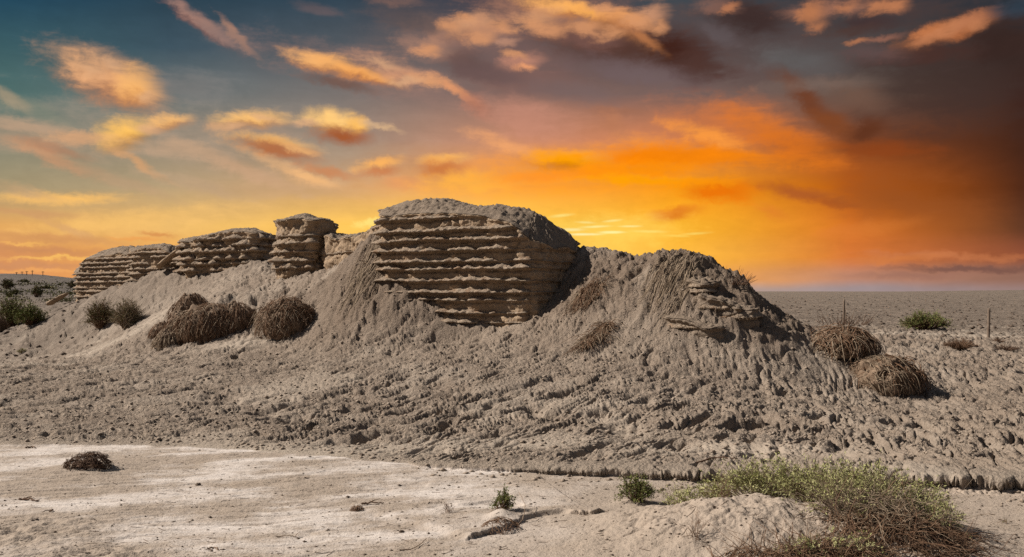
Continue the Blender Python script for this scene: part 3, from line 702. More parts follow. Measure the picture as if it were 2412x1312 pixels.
        for (a, b) in prof:
            jit = .012 * fbm(t * 24 + a * 30, t * 0 + b * 9 + k, 2) * (pr > .05)
            o_ = wo_ + a * D - .02 * (pr < .05) + jit; z_ = zk + b * Hh * np.clip(pr * 2, 0, 1) + jit
            rws.append(np.stack([p[:, 0] + nor[:, 0] * o_, p[:, 1] + nor[:, 1] * o_, z_], -1))
        vv = np.stack(rws); v_all = [vv.reshape(-1, 3)]; f_all = [gridfaces(len(rws), n, True)]
        # loose reed ends
        wgt = np.clip(pr, 0, 1) + 1e-6; nf = int(fibre * t[-1] * wgt.mean())
        if nf > 3:
            ii = rs.choice(n, nf, p=wgt / wgt.sum())
            b0 = rs.rand(nf); a0 = .3 + .7 * rs.rand(nf); K = 4
            base = np.stack([p[ii, 0] + nor[ii, 0] * (wo_[ii] + a0 * D[ii] * .8), p[ii, 1] + nor[ii, 1] * (wo_[ii] + a0 * D[ii] * .8), zk[ii] + (b0 - .1) * Hh[ii]], -1)
            dr = np.stack([nor[ii, 0], nor[ii, 1], rs.uniform(-.5, .35, nf)], -1) + np.stack([tan[ii, 0], tan[ii, 1], ii * 0.0], -1) * rs.uniform(-1.1, 1.1, nf)[:, None]
            dr /= np.linalg.norm(dr, axis=1, keepdims=True)
            ln_ = fl * rs.uniform(.35, 1.0, nf)
            s_ = np.linspace(0, 1, K)
            pth = base[:, None, :] + dr[:, None, :] * (ln_[:, None] * s_[None, :])[..., None]
            pth[:, :, 2] -= (ln_[:, None] * .55 * s_[None, :] ** 2)
            tv, tq = tubes(pth, np.broadcast_to(.0042 * (1 - .6 * s_)[None, :] * (step / .022) ** .5, (nf, K)).copy())
            f_all.append(tq + len(v_all[0])); v_all.append(tv)
        mk('reed_layer', np.concatenate(v_all), f_all, MAT_REED, root)

def flat_rbf(pts):
    q = np.array([(x, y) for x, y, z in pts]); z = np.array([z for _, _, z in pts])
    K_ = np.sqrt(((q[:, None] - q[None]) ** 2).sum(-1) + .01); n = len(q)
    A = np.zeros((n + 3, n + 3)); A[:n, :n] = K_; A[:n, n] = 1; A[:n, n + 1:] = q; A[n, :n] = 1; A[n + 1:, :n] = q.T
    s = np.linalg.solve(A, np.concatenate([z, [0, 0, 0]]))
    def f(x, y):
        x = np.asarray(x, float); y = np.asarray(y, float); sh = x.shape; x = x.ravel(); y = y.ravel()
        k = np.sqrt((x[:, None] - q[None, :, 0]) ** 2 + (y[:, None] - q[None, :, 1]) ** 2 + .01)
        return (k @ s[:n] + s[n] + x * s[n + 1] + y * s[n + 2]).reshape(sh)
    return f
# the big face
WG = 'layered ruins of the old wall along the ridge'
poly = [XY(1246, 14.85), XY(1305, 15.35), XY(1354, 16.1), XY(1368, 17.0), XY(1200, 17.5), XY(1050, 18.0), XY(950, 17.9), XY(893, 17.0), XY(900, 16.4), XY(1000, 15.9), XY(1120, 15.35)]
tp = [P(1246, 560, 14.85), P(1305, 583, 15.35), P(1352, 588, 16.1), P(1368, 572, 16.9), P(1335, 548, 16.5), P(1290, 520, 16.2), P(1240, 494, 16.2), P(1170, 487, 16.4), P(1100, 487, 16.6), P(1200, 524, 15.0), P(1120, 506, 15.35), P(1060, 500, 15.65),
      P(1000, 500, 15.9), P(925, 508, 16.35), P(930, 490, 17.0), P(960, 476, 17.1), P(1010, 471, 16.9), P(1060, 472, 16.9), P(1080, 478, 17.1), P(1150, 520, 17.7), P(1000, 510, 18.0), P(1300, 560, 17.0)]
m = thing('layered_wall', 'largest block of layered reed and earth wall in the middle of the ridge', 'wall ruin', (-1.0, 15.6, 1.0), WG)
def pres_main(x, y, k):
    px = CX + F * x / y
    a = np.where(px < 1250, 1.0, .28) * (y < 17.3)
    if k < 3: a = a * (.3 + .7 * sm(px, 940, 960) * (1 - sm(px, 1150, 1190)) * (fbm(x * 2, y * 2 + k, 2) > -.1))
    return a
wall(m, poly, .75, flat_rbf(tp), [1.08, 1.27, 1.47, 1.66, 1.87, 2.07, 2.26, 2.44, 2.65, 2.87, 3.07], .022, 3.3, lean=.0, depth=.115, fibre=60, presence=pres_main, ledge_th=.066, fl=.05)
# tower left of it
def block(label, pl, zb, topz, dome, ledges, step, seed, **k):
    q = np.array([XY(a, b) for a, b in pl]); c = q.mean(0)
    m = thing('layered_wall', label, 'wall ruin', (c[0], c[1], zb), WG)
    if callable(topz): tf = topz
    else: tf = lambda x, y: np.full(np.shape(x), topz) + 0 * x
    wall(m, q, zb, tf, ledges, step, seed, dome=dome, **k)
    return m
t_tower = flat_rbf([P(668, 522, 21.4), P(700, 516, 20.7), P(762, 518, 20.9), P(772, 530, 21.6), P(720, 506, 21.7), P(670, 520, 22.2)])
block('narrow flat topped wall tower standing alone between two longer wall blocks', [(742, 20.55), (776, 21.0), (786, 21.9), (745, 22.6), (668, 22.4), (656, 21.6), (664, 21.0), (700, 20.7)], 1.8, t_tower, .02,
      [2.22, 2.45, 2.66, 2.86, 3.10], .03, 8.1, depth=.10, fibre=55, lean=.07, ledge_th=.085, fl=.09, presence=lambda x, y, k: (1.0 if k < 4 else .5) * (.2 + .8 * sm(-(CX + F * x / y), -752, -738)), amp=2.3)
t_stub = flat_rbf([P(770, 552, 20.3), P(800, 566, 20.2), P(830, 558, 19.8), P(870, 552, 19.2), P(905, 532, 18.6), P(780, 552, 21), P(850, 556, 20.4)])
block('low crumbling stretch of dark wall between the tower and the biggest block', [(905, 18.0), (925, 18.9), (860, 20.3), (790, 21.3), (764, 20.9), (775, 20.2), (830, 19.3)], 1.7, t_stub, .02,
      [2.62], .035, 5.5, depth=.05, fibre=30, ledge_th=.06, amp=1.6, presence=lambda x, y, k: .4)
t_b2 = flat_rbf([P(460, 568, 26.3), P(500, 554, 26), P(600, 545, 25.6), P(622, 552, 25.8), P(640, 572, 26.3), P(540, 546, 26.6), P(600, 542, 26.8), P(470, 562, 27)])
block('long overhanging wall block with thick slab top, left of the narrow tower', [(600, 24.9), (636, 25.4), (652, 26.4), (620, 27.4), (520, 27.9), (440, 27.8), (428, 26.9), (440, 26.3), (520, 25.6)], 1.9, t_b2, .05,
      [2.30, 2.48, 2.68, 2.88, 3.07, 3.30], .036, 12.4, depth=.15, fibre=45, lean=.07, ledge_th=.11, fl=.10, amp=1.5, presence=lambda x, y, k: sm(fbm(x * 1.6 + k * 3, y * 1.6, 2), -.35, .0) + .25)
t_bb = flat_rbf([P(312, 592, 28.7), P(340, 584, 28.6), P(380, 580, 28.3), P(410, 585, 28.2), P(425, 600, 28.2), P(380, 578, 29.3), P(320, 585, 29.6)])
block('rounded wall block with vertical cracks, second from the left end of the ridge', [(418, 27.6), (432, 28.4), (400, 29.6), (330, 30.3), (306, 29.6), (310, 28.7), (350, 28.3)], 1.6, t_bb, .04,
      [1.85, 2.03, 2.22, 2.42, 2.60, 2.80, 3.0], .038, 21.7, depth=.10, fibre=40, ledge_th=.07, fl=.09)
t_ba = flat_rbf([P(182, 640, 31.3), P(190, 618, 31.2), P(215, 606, 31), P(260, 594, 30.5), P(300, 586, 29.7), P(314, 592, 29.5), P(250, 592, 31.6), P(300, 583, 30.6), P(186, 630, 32.6)])
block('leftmost wall block whose many thin layers step down at its left end', [(314, 28.9), (322, 29.8), (300, 30.9), (240, 32.2), (186, 33.0), (178, 32.2), (182, 31.4), (240, 30.4), (290, 29.4)], 1.1, t_ba, .03,
      [1.42, 1.60, 1.78, 1.96, 2.14, 2.32, 2.50, 2.68, 2.86, 3.02], .038, 31.2, depth=.09, fibre=40, ledge_th=.06, fl=.08)
# leaning slab between blocks
def slab(name, label, cat, a, b, w, th, mat, seed=1, group=None):
    a = np.array(a, float); b = np.array(b, float); n = 26; k = 14
    ax = b - a; L_ = np.linalg.norm(ax); ax /= L_; side = np.cross(ax, (0, 0, 1)); side /= np.linalg.norm(side); up = np.cross(side, ax)
    s = np.linspace(0, 1, n); an = np.linspace(0, 2 * math.pi, k, endpoint=False)
    Sg, Ag = np.meshgrid(s, an, indexing='ij'); taper = np.sqrt(np.clip(1 - (2 * Sg - 1) ** 6, 0, 1)) * (1 - .45 * Sg)
    rr = 1 + .35 * fbm(Sg * 5 + seed, Ag * 1.2, 3)
    v = a + ax * (Sg * L_)[..., None] + side * (np.cos(Ag) * w * taper * rr)[..., None] + up * (np.sin(Ag) * th * taper * rr)[..., None]
    o = mk(name, v.reshape(-1, 3), [gridfaces(n, k, True)], mat); tag(o, label, cat, group)
    return o
slab('leaning_slab', 'thin slab of earth leaning up to a point between two wall blocks', 'earth slab', P(372, 632, 27.4), P(446, 570, 27.2), .28, .10, MAT_EARTH, 4)
slab('fallen_slab', 'dark broken slab lying on the talus at the left foot of the ridge', 'earth slab', P(112, 718, 33.6), P(160, 690, 33.6), .30, .10, MAT_EARTH, 9)

# broken ledges in the right mound
rem = [
 ('broken wall remnant with two ledges low on the front of the right mound', [(1640, 716), (1690, 738), (1740, 752), (1790, 764)], .05, .24, .16, 4.2),
 ('lowest earthen ledge sticking out below the right mound, sloping down to the right', [(1572, 762), (1620, 776), (1668, 788), (1704, 790)], .05, .15, .0, 6.6),
 ('dark squarish chunk of wall exposed near the top of the right mound', [(1622, 676), (1650, 690), (1690, 682)], .04, .18, .10, 9.9),
]
for lab, pts, out, hgt_, l2, sd_ in rem:
    fr = []
    for a, b in pts:
        d = gd(a, b); x, y = XY(a, d); fr.append((x, y - out, ground(x, y)))
    bk = [(x + .05, y + .75, z) for x, y, z in fr[::-1]]
    q = np.array([(x, y) for x, y, z in fr + bk]); zb = min(z for _, _, z in fr) - .25
    tp_ = [(x, y, z + hgt_ * (.75 + .25 * (i % 2))) for i, (x, y, z) in enumerate(fr)] + [(x, y, z + hgt_ * 1.15) for x, y, z in bk]
    zc = float(np.mean([z for _, _, z in fr])) + hgt_
    m = thing('wall_remnant', lab, 'wall ruin', (*q.mean(0), zb))
    wall(m, q, zb, flat_rbf(tp_), [zc - .12] + ([zc - .12 - l2] if l2 else []), .022, sd_, depth=.04, fibre=60, ledge_th=.045, fl=.07, mb=MAT_CAP)

# ------------------------------------------------------------------ plants
def strand_ball(cx, cy, cz_, rx, ry, rz, n, ln, K=7, thick=.006, up=.35, seed=0, tang=.8, lift=.12, droop=.5, swirl=0.0):
    """curved dry stems combed over a dome"""
    ph = rs.rand(n) * 2 * math.pi; el = np.arccos(1 - rs.rand(n) * 1.0)   # 0 = top, pi/2 = rim
    pos = np.stack([np.sin(el) * np.cos(ph) * rx, np.sin(el) * np.sin(ph) * ry, np.cos(el) * rz], -1)
    lump = 1 + .28 * fbm(pos[:, 0] / rx * 1.7 + rx * 31, pos[:, 1] / ry * 1.7 + pos[:, 2] / rz, 3); lump3 = lump[:, None, None]
    nrm = pos / np.array([rx, ry, rz]) ** 2; nrm /= np.linalg.norm(nrm, axis=1, keepdims=True)
    dirn = np.cross(nrm, rs.randn(n, 3)); dirn /= np.linalg.norm(dirn, axis=1, keepdims=True)
    down = np.stack([nrm[:, 0], nrm[:, 1], -np.ones(n) * up], -1); dirn = dirn * tang + down * (1 - tang) + nrm * lift
    dirn += np.array([swirl, 0, 0])
    dirn /= np.linalg.norm(dirn, axis=1, keepdims=True)
    l_ = ln * rs.uniform(.4, 1.15, n); s = np.linspace(0, 1, K)
    bend = rs.randn(n, 3) * .25
    pth = pos[:, None] + dirn[:, None] * (l_[:, None] * s)[..., None] + bend[:, None] * (l_[:, None] * s ** 2)[..., None]
    pth[..., 2] -= droop * l_[:, None] * s ** 2
    # keep stems wrapped around the dome
    q = pth / np.array([rx, ry, rz]); rr = np.linalg.norm(q, axis=2, keepdims=True)
    lim = 1.0 + .16 * rs.rand(n)[:, None, None] * s[None, :, None] + lift * .6
    pth = np.where(rr > lim, pth / rr * lim, np.where(rr < .97, pth / rr * .99, pth)) * lump3
    pth += np.array([cx, cy, cz_])
    rad = thick * rs.uniform(.6, 1.3, n)[:, None] * (1 - .55 * s)[None, :]
    return tubes(pth, rad)
def dome(cx, cy, cz_, rx, ry, rz, seed, amp=.22, nn=40, kk=26, pw=1.0):
    a = np.linspace(0, 2 * math.pi, nn * 2, endpoint=False); e = np.linspace(.02, math.pi * .62, kk)
    E, A_ = np.meshgrid(e, a, indexing='ij')
    x, y, z = np.sin(E) * np.cos(A_), np.sin(E) * np.sin(A_), np.cos(E)
    rr = 1 + amp * fbm(x * 2 + seed, y * 2 + z * 1.7, 3) + amp * .4 * fbm(x * 7 + seed, y * 7 + z * 5, 3)
    v = np.stack([cx + x * rx * rr, cy + y * ry * rr, cz_ + z * rz * rr], -1)
    return v.reshape(-1, 3), gridfaces(kk, nn * 2, True)
def brush_mound(name, label, cat, px, py, d, w, h, dep, n, ln, mat=MAT_BRUSH, group=None, thick=.007, seed=1, earth=.93, **k):
    d = gd(px, py) + dep * .5
    x, y = XY(px, d); z = ground(x, y) - .06
    rx = w / F * d / 2; rz = h / F * d + .06; ry = dep
    m = thing(name, label, cat, (x, y, z), group)
    v, f = dome(x, y, z, rx * earth, ry * earth, rz * earth, seed, .34); mk('earth_core', v, [f], MAT_TUFT_EARTH, m)
    tv, tq = strand_ball(x, y, z, rx, ry, rz, n, ln, thick=thick, **k)
    mk('dry_stems', tv, [tq], mat, m)
    tv, tq = strand_ball(x, y, z, rx, ry, rz, n // 2, ln * .8, thick=thick * .8, tang=.5, up=.9, lift=.3)
    mk('dry_stems', tv, [tq], MAT_BRUSH_PALE if mat is not MAT_BRUSH_PALE else MAT_BRUSH, m)
    return m
def spiky(m, x, y, z, n, h, spread, mat, thick=.006, partname='twigs', K=5, bias=(0, 0)):
    ph = rs.rand(n) * 2 * math.pi; rr = np.sqrt(rs.rand(n)) * spread
    b = np.stack([x + np.cos(ph) * rr, y + np.sin(ph) * rr, np.full(n, z)], -1)
    b[:, 2] = z - .02
    dr = np.stack([np.cos(ph) * rr / spread * .8 + bias[0], np.sin(ph) * rr / spread * .8 + bias[1], np.ones(n)], -1) + rs.randn(n, 3) * .25
    dr /= np.linalg.norm(dr, axis=1, keepdims=True); l_ = h * rs.uniform(.45, 1.1, n); s = np.linspace(0, 1, K)
    pth = b[:, None] + dr[:, None] * (l_[:, None] * s)[..., None] + (rs.randn(n, 3) * .2)[:, None] * (l_[:, None] * s ** 2)[..., None]
    tv, tq = tubes(pth, thick * rs.uniform(.6, 1.2, n)[:, None] * (1 - .7 * s)[None])
    mk(partname, tv, [tq], mat, m)

def leaves(centers, dirs, size, aspect=.35):
    n = len(centers); d = dirs / (np.linalg.norm(dirs, axis=1, keepdims=True) + 1e-9)
    s = np.cross(d, rs.randn(n, 3)); s /= np.linalg.norm(s, axis=1, keepdims=True) + 1e-9
    sz = size * rs.uniform(.55, 1.25, n)[:, None]
    up = np.cross(s, d)
    a = centers; b = centers + d * sz * .5 + s * sz * aspect * .5 + up * sz * .08; c = centers + d * sz; e = centers + d * sz * .5 - s * sz * aspect * .5 + up * sz * .08
    v = np.stack([a, b, c, e], 1).reshape(-1, 3)
    return v, np.arange(n * 4).reshape(-1, 4)
def bush(name, label, cat, x, y, z, rx, ry, h, nst, nleaf, leaf, mat, stem_mat=MAT_BRUSH, group=None, K=7, thick=.004, spread=1.0, erect=1.0, parent=None, sub=3, leaf_from=.35, part_f='foliage', part_s='stems', bias=(0, 0), m=None, followground=False, aspect=.35):
    m = m or thing(name, label, cat, (x, y, z), group)
    ph = rs.rand(nst) * 2 * math.pi; rr = np.sqrt(rs.rand(nst)); tgt = np.stack([np.cos(ph) * rr * rx, np.sin(ph) * rr * ry, h * np.sqrt(np.clip(1.05 - rr ** 2, .04, 1)) * rs.uniform(.55, 1.05, nst)], -1)
    b = np.stack([tgt[:, 0] * (1 - .75 * spread), tgt[:, 1] * (1 - .75 * spread), np.zeros(nst)], -1) + rs.randn(nst, 3) * np.array([.02, .02, 0])
    tgt[:, 0] += bias[0] * h; tgt[:, 1] += bias[1] * h
    s = np.linspace(0, 1, K)[None, :, None]
    mid = (b + tgt) / 2; mid[:, 2] += h * .18 * erect; mid += rs.randn(nst, 3) * h * .06
    pth = b[:, None] * (1 - s) ** 2 + 2 * mid[:, None] * s * (1 - s) + tgt[:, None] * s ** 2
    pth += np.cumsum(rs.randn(nst, K, 3), 1) * h * .012
    org = np.array([x, y, z]); pth = pth + org
    if followground:
        gzv = groundv(pth[..., 0], pth[..., 1]); pth[..., 2] += gzv - z
    rad = thick * rs.uniform(.6, 1.2, nst)[:, None] * (1 - .65 * np.linspace(0, 1, K))[None]
    allp = [pth]; allr = [rad]
    if sub:
        ns = nst * sub; i = rs.randint(0, nst, ns); t = rs.uniform(leaf_from, .95, ns) * (K - 1); i0 = np.minimum(t.astype(int), K - 2); fr = (t - i0)[:, None]
        o = pth[i, i0] * (1 - fr) + pth[i, i0 + 1] * fr; dd = pth[i, i0 + 1] - pth[i, i0]; dd /= np.linalg.norm(dd, axis=1, keepdims=True) + 1e-9
        dd = dd + rs.randn(ns, 3) * .55 + np.array([0, 0, .25]); dd /= np.linalg.norm(dd, axis=1, keepdims=True)
        l_ = h * rs.uniform(.12, .34, ns); ss = np.linspace(0, 1, K)
        p2 = o[:, None] + dd[:, None] * (l_[:, None] * ss)[..., None] + (rs.randn(ns, 3) * .2)[:, None] * (l_[:, None] * ss ** 2)[..., None]
        allp.append(p2); allr.append(thick * .55 * (1 - .6 * ss)[None] * np.ones((ns, 1)))
    PP = np.concatenate(allp); RRr = np.concatenate(allr)
    tv, tq = tubes(PP, RRr); mk(part_s, tv, [tq], stem_mat, m)
    if nleaf:
        src = allp[-1]; i = rs.randint(0, len(src), nleaf); t = rs.uniform(.1 if sub else leaf_from, 1, nleaf) * (K - 1); i0 = np.minimum(t.astype(int), K - 2); fr = (t - i0)[:, None]
        c = src[i, i0] * (1 - fr) + src[i, i0 + 1] * fr; dd = src[i, i0 + 1] - src[i, i0]; dd /= np.linalg.norm(dd, axis=1, keepdims=True) + 1e-9
        dd = dd * .8 + rs.randn(nleaf, 3) * .55
        v, f = leaves(c, dd, leaf, aspect); mk(part_f, v, [f], mat, m, smooth=False)
    return m

# dried tufts and brush mounds
TG = 'domes of dry brushwood on the slope'
brush_mound('brush_mound', 'round dome of tangled dry brushwood below the narrow wall tower', 'dry tuft', 680, 788, 17.3, 126, 64, .52, 560, .42, MAT_BRUSH, TG, .008, 2, swirl=.1, tang=.75)
mm = brush_mound('reed_bank', 'long drooping bank of dry reeds on the slope left of the round dome', 'reed bank', 500, 788, 17.9, 168, 56, .5, 760, .40, MAT_BRUSH, None, .008, 5, earth=.95, tang=.3, up=1.6, droop=1.0)
for (px, py, w, h, n, ml, dp) in ((452, 752, 92, 52, 320, MAT_BRUSH, .3), (560, 778, 100, 62, 420, MAT_BRUSH, .35), (425, 790, 70, 44, 300, MAT_BRUSH, .2), (398, 812, 62, 34, 260, MAT_BRUSH_PALE, .15), (385, 786, 56, 24, 160, MAT_BRUSH, .15)):
    d = gd(px, py) + dp; x, y = XY(px, d); z = ground(x, y) - .05; rx = w / F * d / 2; rz = h / F * d + .05
    v, f = dome(x, y, z, rx * .9, rx * .8, rz * .92, px, .4); mk('earth_core', v, [f], MAT_TUFT_EARTH, mm)
    tv, tq = strand_ball(x, y, z, rx, rx * .95, rz, n, .3, thick=.006, tang=.35, up=1.4, droop=.9, lift=.25); mk('dry_stems', tv, [tq], ml, mm)
b1 = brush_mound('brush_mound', 'dome of long bent dry stems right of the mound foot, behind the lower dome', 'dry tuft', 1978, 835, 14.3, 138, 40, .46, 380, .5, MAT_BRUSH, TG, .008, 8, tang=.7, swirl=.5, lift=.2)
x, y, z = b1.location; spiky(b1, x + .06, y, z + .40, 60, .22, .42, MAT_BRUSH_DARK, .006, 'twigs')
b2 = brush_mound('brush_mound', 'low earthy dome half covered in dry stems, lowest on the right slope', 'dry tuft', 2075, 922, 12.3, 148, 58, .50, 260, .36, MAT_BRUSH_PALE, TG, .006, 11, tang=.6, swirl=.4)
x, y, z = b2.location; x += .16
tv, tq = strand_ball(x, y, z - .02, .42, .36, .42, 260, .5, thick=.008, tang=.8, swirl=.5, lift=.2); mk('dry_stems', tv, [tq], MAT_BRUSH, b2)
def slope_tuft(label, p0, p1, wid, n, ln, mats):
    a = np.array([*XY(p0[0], gd(*p0)), 0]); b = np.array([*XY(p1[0], gd(*p1)), 0]); c = (a + b) / 2
    m = thing('dry_tuft', label, 'dry tuft', (c[0], c[1], ground(c[0], c[1])))
    for q, mt in enumerate(mats):
        k = n if q == 0 else n // 2; t = rs.rand(k); K = 7; s_ = np.linspace(0, 1, K)
        bs = a + (b - a) * t[:, None] + rs.randn(k, 3) * wid * (1.15 - np.abs(2 * t - 1))[:, None]
        dr = np.stack([-.3 + rs.randn(k) * .6, -.6 + rs.randn(k) * .4, .75 + rs.rand(k) * .5], -1); l_ = ln * rs.uniform(.4, 1.2, k)
        X = bs[:, 0, None] + dr[:, 0, None] * l_[:, None] * s_; Y = bs[:, 1, None] + dr[:, 1, None] * l_[:, None] * s_
        Zz = groundv(X, Y) + np.maximum(.004, dr[:, 2, None] * l_[:, None] * s_ * (1 - .75 * s_)) + .02 * rs.rand(k)[:, None]
        tv, tq = tubes(np.stack([X, Y, Zz], -1), .0055 * rs.uniform(.5, 1.2, k)[:, None] * (1 - .5 * s_)[None])
        mk('dry_stems', tv, [tq], mt, m)
slope_tuft('brown tuft hanging in the hollow just right of the big layered face', (1360, 706), (1415, 676), .09, 420, .26, (MAT_BRUSH, MAT_BRUSH_PALE))
slope_tuft('slanting brown tuft on the bare slope below the right mound', (1372, 822), (1438, 766), .08, 480, .24, (MAT_BRUSH, MAT_BRUSH_PALE))
brush_mound('dry_tuft', 'dark clump cut off by the left edge at the foot of the green bush', 'dry tuft', -10, 785, 27, 44, 48, .4, 200, .4, MAT_BRUSH_DARK, None, .01, 15)
d = gd(1736, 674); x, y = XY(1736, d); z = ground(x, y)
m = thing('twig_cluster', 'spiky bare twigs sticking out of the right mound against the sky', 'twigs', (x, y, z)); spiky(m, x, y, z + .04, 70, .24, .16, MAT_BRUSH_DARK, .006, 'twigs', bias=(.4, -.2))
# combed reeds running down the right mound
x, y = XY(1590, 13.6)
def laid_reeds(label, x0, y0, wx, wy, dirx, diry, ln, n, mat, thick=.006):
    K = 8; s = np.linspace(0, 1, K); bx = x0 + rs.randn(n) * wx; by = y0 + rs.randn(n) * wy
    dx_ = dirx + rs.randn(n) * .25; dy_ = diry + rs.randn(n) * .2; l_ = ln * rs.uniform(.4, 1.1, n)
    X = bx[:, None] + dx_[:, None] * l_[:, None] * s; Y = by[:, None] + dy_[:, None] * l_[:, None] * s
    Zz = groundv(X, Y) + .012 + .02 * rs.rand(n)[:, None]
    tv, tq = tubes(np.stack([X, Y, Zz], -1), thick * rs.uniform(.5, 1.2, n)[:, None] * (1 - .5 * s)[None])
    o = mk('laid_reeds', tv, [tq], mat); tag(o, label, 'dry reeds'); return o
laid_reeds('faded reeds combed down the steep face of the right mound', *XY(1600, 13.8), .22, .3, -.75, -.75, .5, 260, MAT_BRUSH_PALE)
laid_reeds('faded reeds matted over the rough slope left of the big layered face', *XY(880, 16.9), .22, .3, -.65, -.6, .4, 220, MAT_BRUSH_PALE)

# green bushes
GB = 'green desert bushes scattered on the flats'
def gb(label, px, py, d, w, h, nst, nl, leaf, mat, stem=MAT_BRUSH, dep=None, thick=.006, grp=GB, name='desert_bush', **k):
    d = gd(px, py); x, y = XY(px, d); z = ground(x, y) - .02; rx = w / F * d / 2
    return bush(name, label, 'bush', x, y, z, rx, dep or rx, h / F * d, nst, nl, leaf, mat, stem, grp, thick=thick, **k)
gb('flat topped green bush out on the right flats behind the two posts', 2180, 776, 29, 122, 42, 260, 7000, .06, MAT_GREEN, dep=.6, thick=.01)
gb('green half of the paired round bushes left of the reed bank', 238, 772, 30, 66, 64, 260, 4200, .055, MAT_OLIVE, dep=.45, thick=.009, grp=None)
gb('browner half of the paired round bushes left of the reed bank', 300, 772, 30, 64, 66, 420, 3000, .05, MAT_OLIVE, stem=MAT_BRUSH_PALE, dep=.45, thick=.009, grp=None)
gb('tallest green bush at the left edge of the view', 26, 768, 33, 76, 66, 200, 6000, .07, MAT_GREEN, dep=.6, thick=.01)
gb('lower green bush spreading right of the tallest one at the left edge', 72, 764, 34, 60, 44, 160, 4500, .07, MAT_GREEN, dep=.55, thick=.01)
gb('small dark bush on the far rise at upper left', 18, 682, 88, 26, 26, 60, 900, .22, MAT_OLIVE, thick=.03)
gb('small dark bush with brown base in the middle of the left flats', 86, 700, 66, 22, 26, 60, 900, .16, MAT_OLIVE, thick=.025)
gb('tiny dark bush just above the tallest bush at the left', 36, 694, 72, 16, 12, 40, 500, .16, MAT_OLIVE, thick=.02)
gb('tiny dark bush in front of the small bush at far left', 24, 700, 68, 14, 12, 40, 400, .16, MAT_OLIVE, thick=.02)
gb('wide low bush on the far rise below the hill poles', 55, 664, 115, 24, 5, 40, 400, .25, MAT_OLIVE, thick=.03, dep=1)
gb('wide low dark bush on the left flats beside the leftmost wall block', 112, 680, 92, 42, 7, 60, 700, .22, MAT_OLIVE, thick=.03, dep=1)
gb('dark bush tucked against the left end of the ridge', 168, 678, 60, 20, 18, 60, 800, .14, MAT_OLIVE, thick=.02)
gb('single pale yellow green tussock on the cloddy ground at left', 52, 830, 20.5, 24, 10, 60, 500, .03, MAT_SAGE, thick=.004, grp=None, name='grass_tussock')
gb('dead grey brown shrub lying low near the right hand post', 2262, 822, 19.5, 90, 28, 200, 0, .02, MAT_OLIVE, stem=MAT_BRUSH, dep=.3, thick=.007, grp=None, name='dead_shrub')
gb('flattened dead twigs at the far right beyond the dead shrub', 2370, 824, 19.8, 70, 14, 120, 0, .02, MAT_OLIVE, stem=MAT_BRUSH_DARK, dep=.3, thick=.006, grp=None, name='dead_shrub')
gb('dark fallen branch heap at the base of the right hand post', 2352, 806, 23.5, 34, 12, 50, 0, .02, MAT_OLIVE, stem=MAT_BRUSH_DARK, dep=.3, thick=.008, grp=None, name='dead_shrub')

# posts
def post(label, px, ytop, ybot, d, rad, grp):
    x, y = XY(px, d); z0 = ground(x, y) - .08; z1 = CAMZ - (ytop - HY) / F * d
    n, k = 14, 10; s = np.linspace(0, 1, n); an = np.linspace(0, 2 * math.pi, k, endpoint=False)
    Sg, Ag = np.meshgrid(s, an, indexing='ij'); rr = rad * (1 + .12 * fbm(Ag * 2 + px, Sg * 4, 2)) * (1.05 - .1 * Sg)
    lean = .02 * Sg
    v = np.stack([x + np.cos(Ag) * rr + lean, y + np.sin(Ag) * rr, z0 + (z1 - z0) * Sg + .01 * np.cos(Ag) * (Sg > .95)], -1).reshape(-1, 3)
    v = np.vstack([v, [[x + .02, y, z1 + .004]]]); f = gridfaces(n, k, True)
    base = (n - 1) * k; fan = np.stack([base + np.arange(k), base + (np.arange(k) + 1) % k, np.full(k, n * k)], -1)
    return tag(mk('wooden_post', v, [f, fan], MAT_WOOD), label, 'post', grp)
PG = 'short wooden posts on the right flats'
post('nearer wooden post at the right, standing in front of bare flats', 2328, 726, 797, 25.5, .042, PG)
post('farther wooden post rising behind the dome of long bent stems', 1987, 705, 775, 31, .040, PG)
HP = 'thin poles along the crest of the far left hill'
for i, (px, h, lab) in enumerate(((39, 6, 'shortest thin pole, leftmost on the far hill crest'), (52, 8, 'second thin pole from the left on the far hill crest'), (63, 10, 'thin pole midway along the far hill crest'), (76, 12, 'tallest thin pole on the far hill crest'), (101, 11, 'rightmost thin pole on the far hill crest, standing apart'))):
    d = 150; x, y = XY(px, d); z = ground(x, y) - .2; hh = h / F * d + .2
    pth = np.array([[[x, y, z], [x, y, z + hh * .5], [x, y, z + hh]], [[x - .28, y, z + hh * .86], [x, y, z + hh * .88], [x + .28, y, z + hh * .86]]])
    tv, tq = tubes(pth, np.array([[.07, .065, .05], [.04, .05, .04]]), 5)
    tag(mk('pole', tv, [tq], MAT_WOOD), lab, 'pole', HP)
for px, lab in ((118, 'thin stake, first of the faint row beside the leftmost wall block'), (133, 'thin stake in the middle of the faint row beside the leftmost wall block'), (146, 'thin stake nearest to the leftmost wall block')):
    d = 62; x, y = XY(px, d); z = ground(x, y) - .1
    pth = np.array([[[x, y, z], [x + .02, y, z + .4], [x + .03, y, z + .75]]]); tv, tq = tubes(pth, np.array([[.025, .022, .02]]), 5)
    tag(mk('stake', tv, [tq], MAT_WOOD), lab, 'stake', 'faint row of stakes on the left flats')

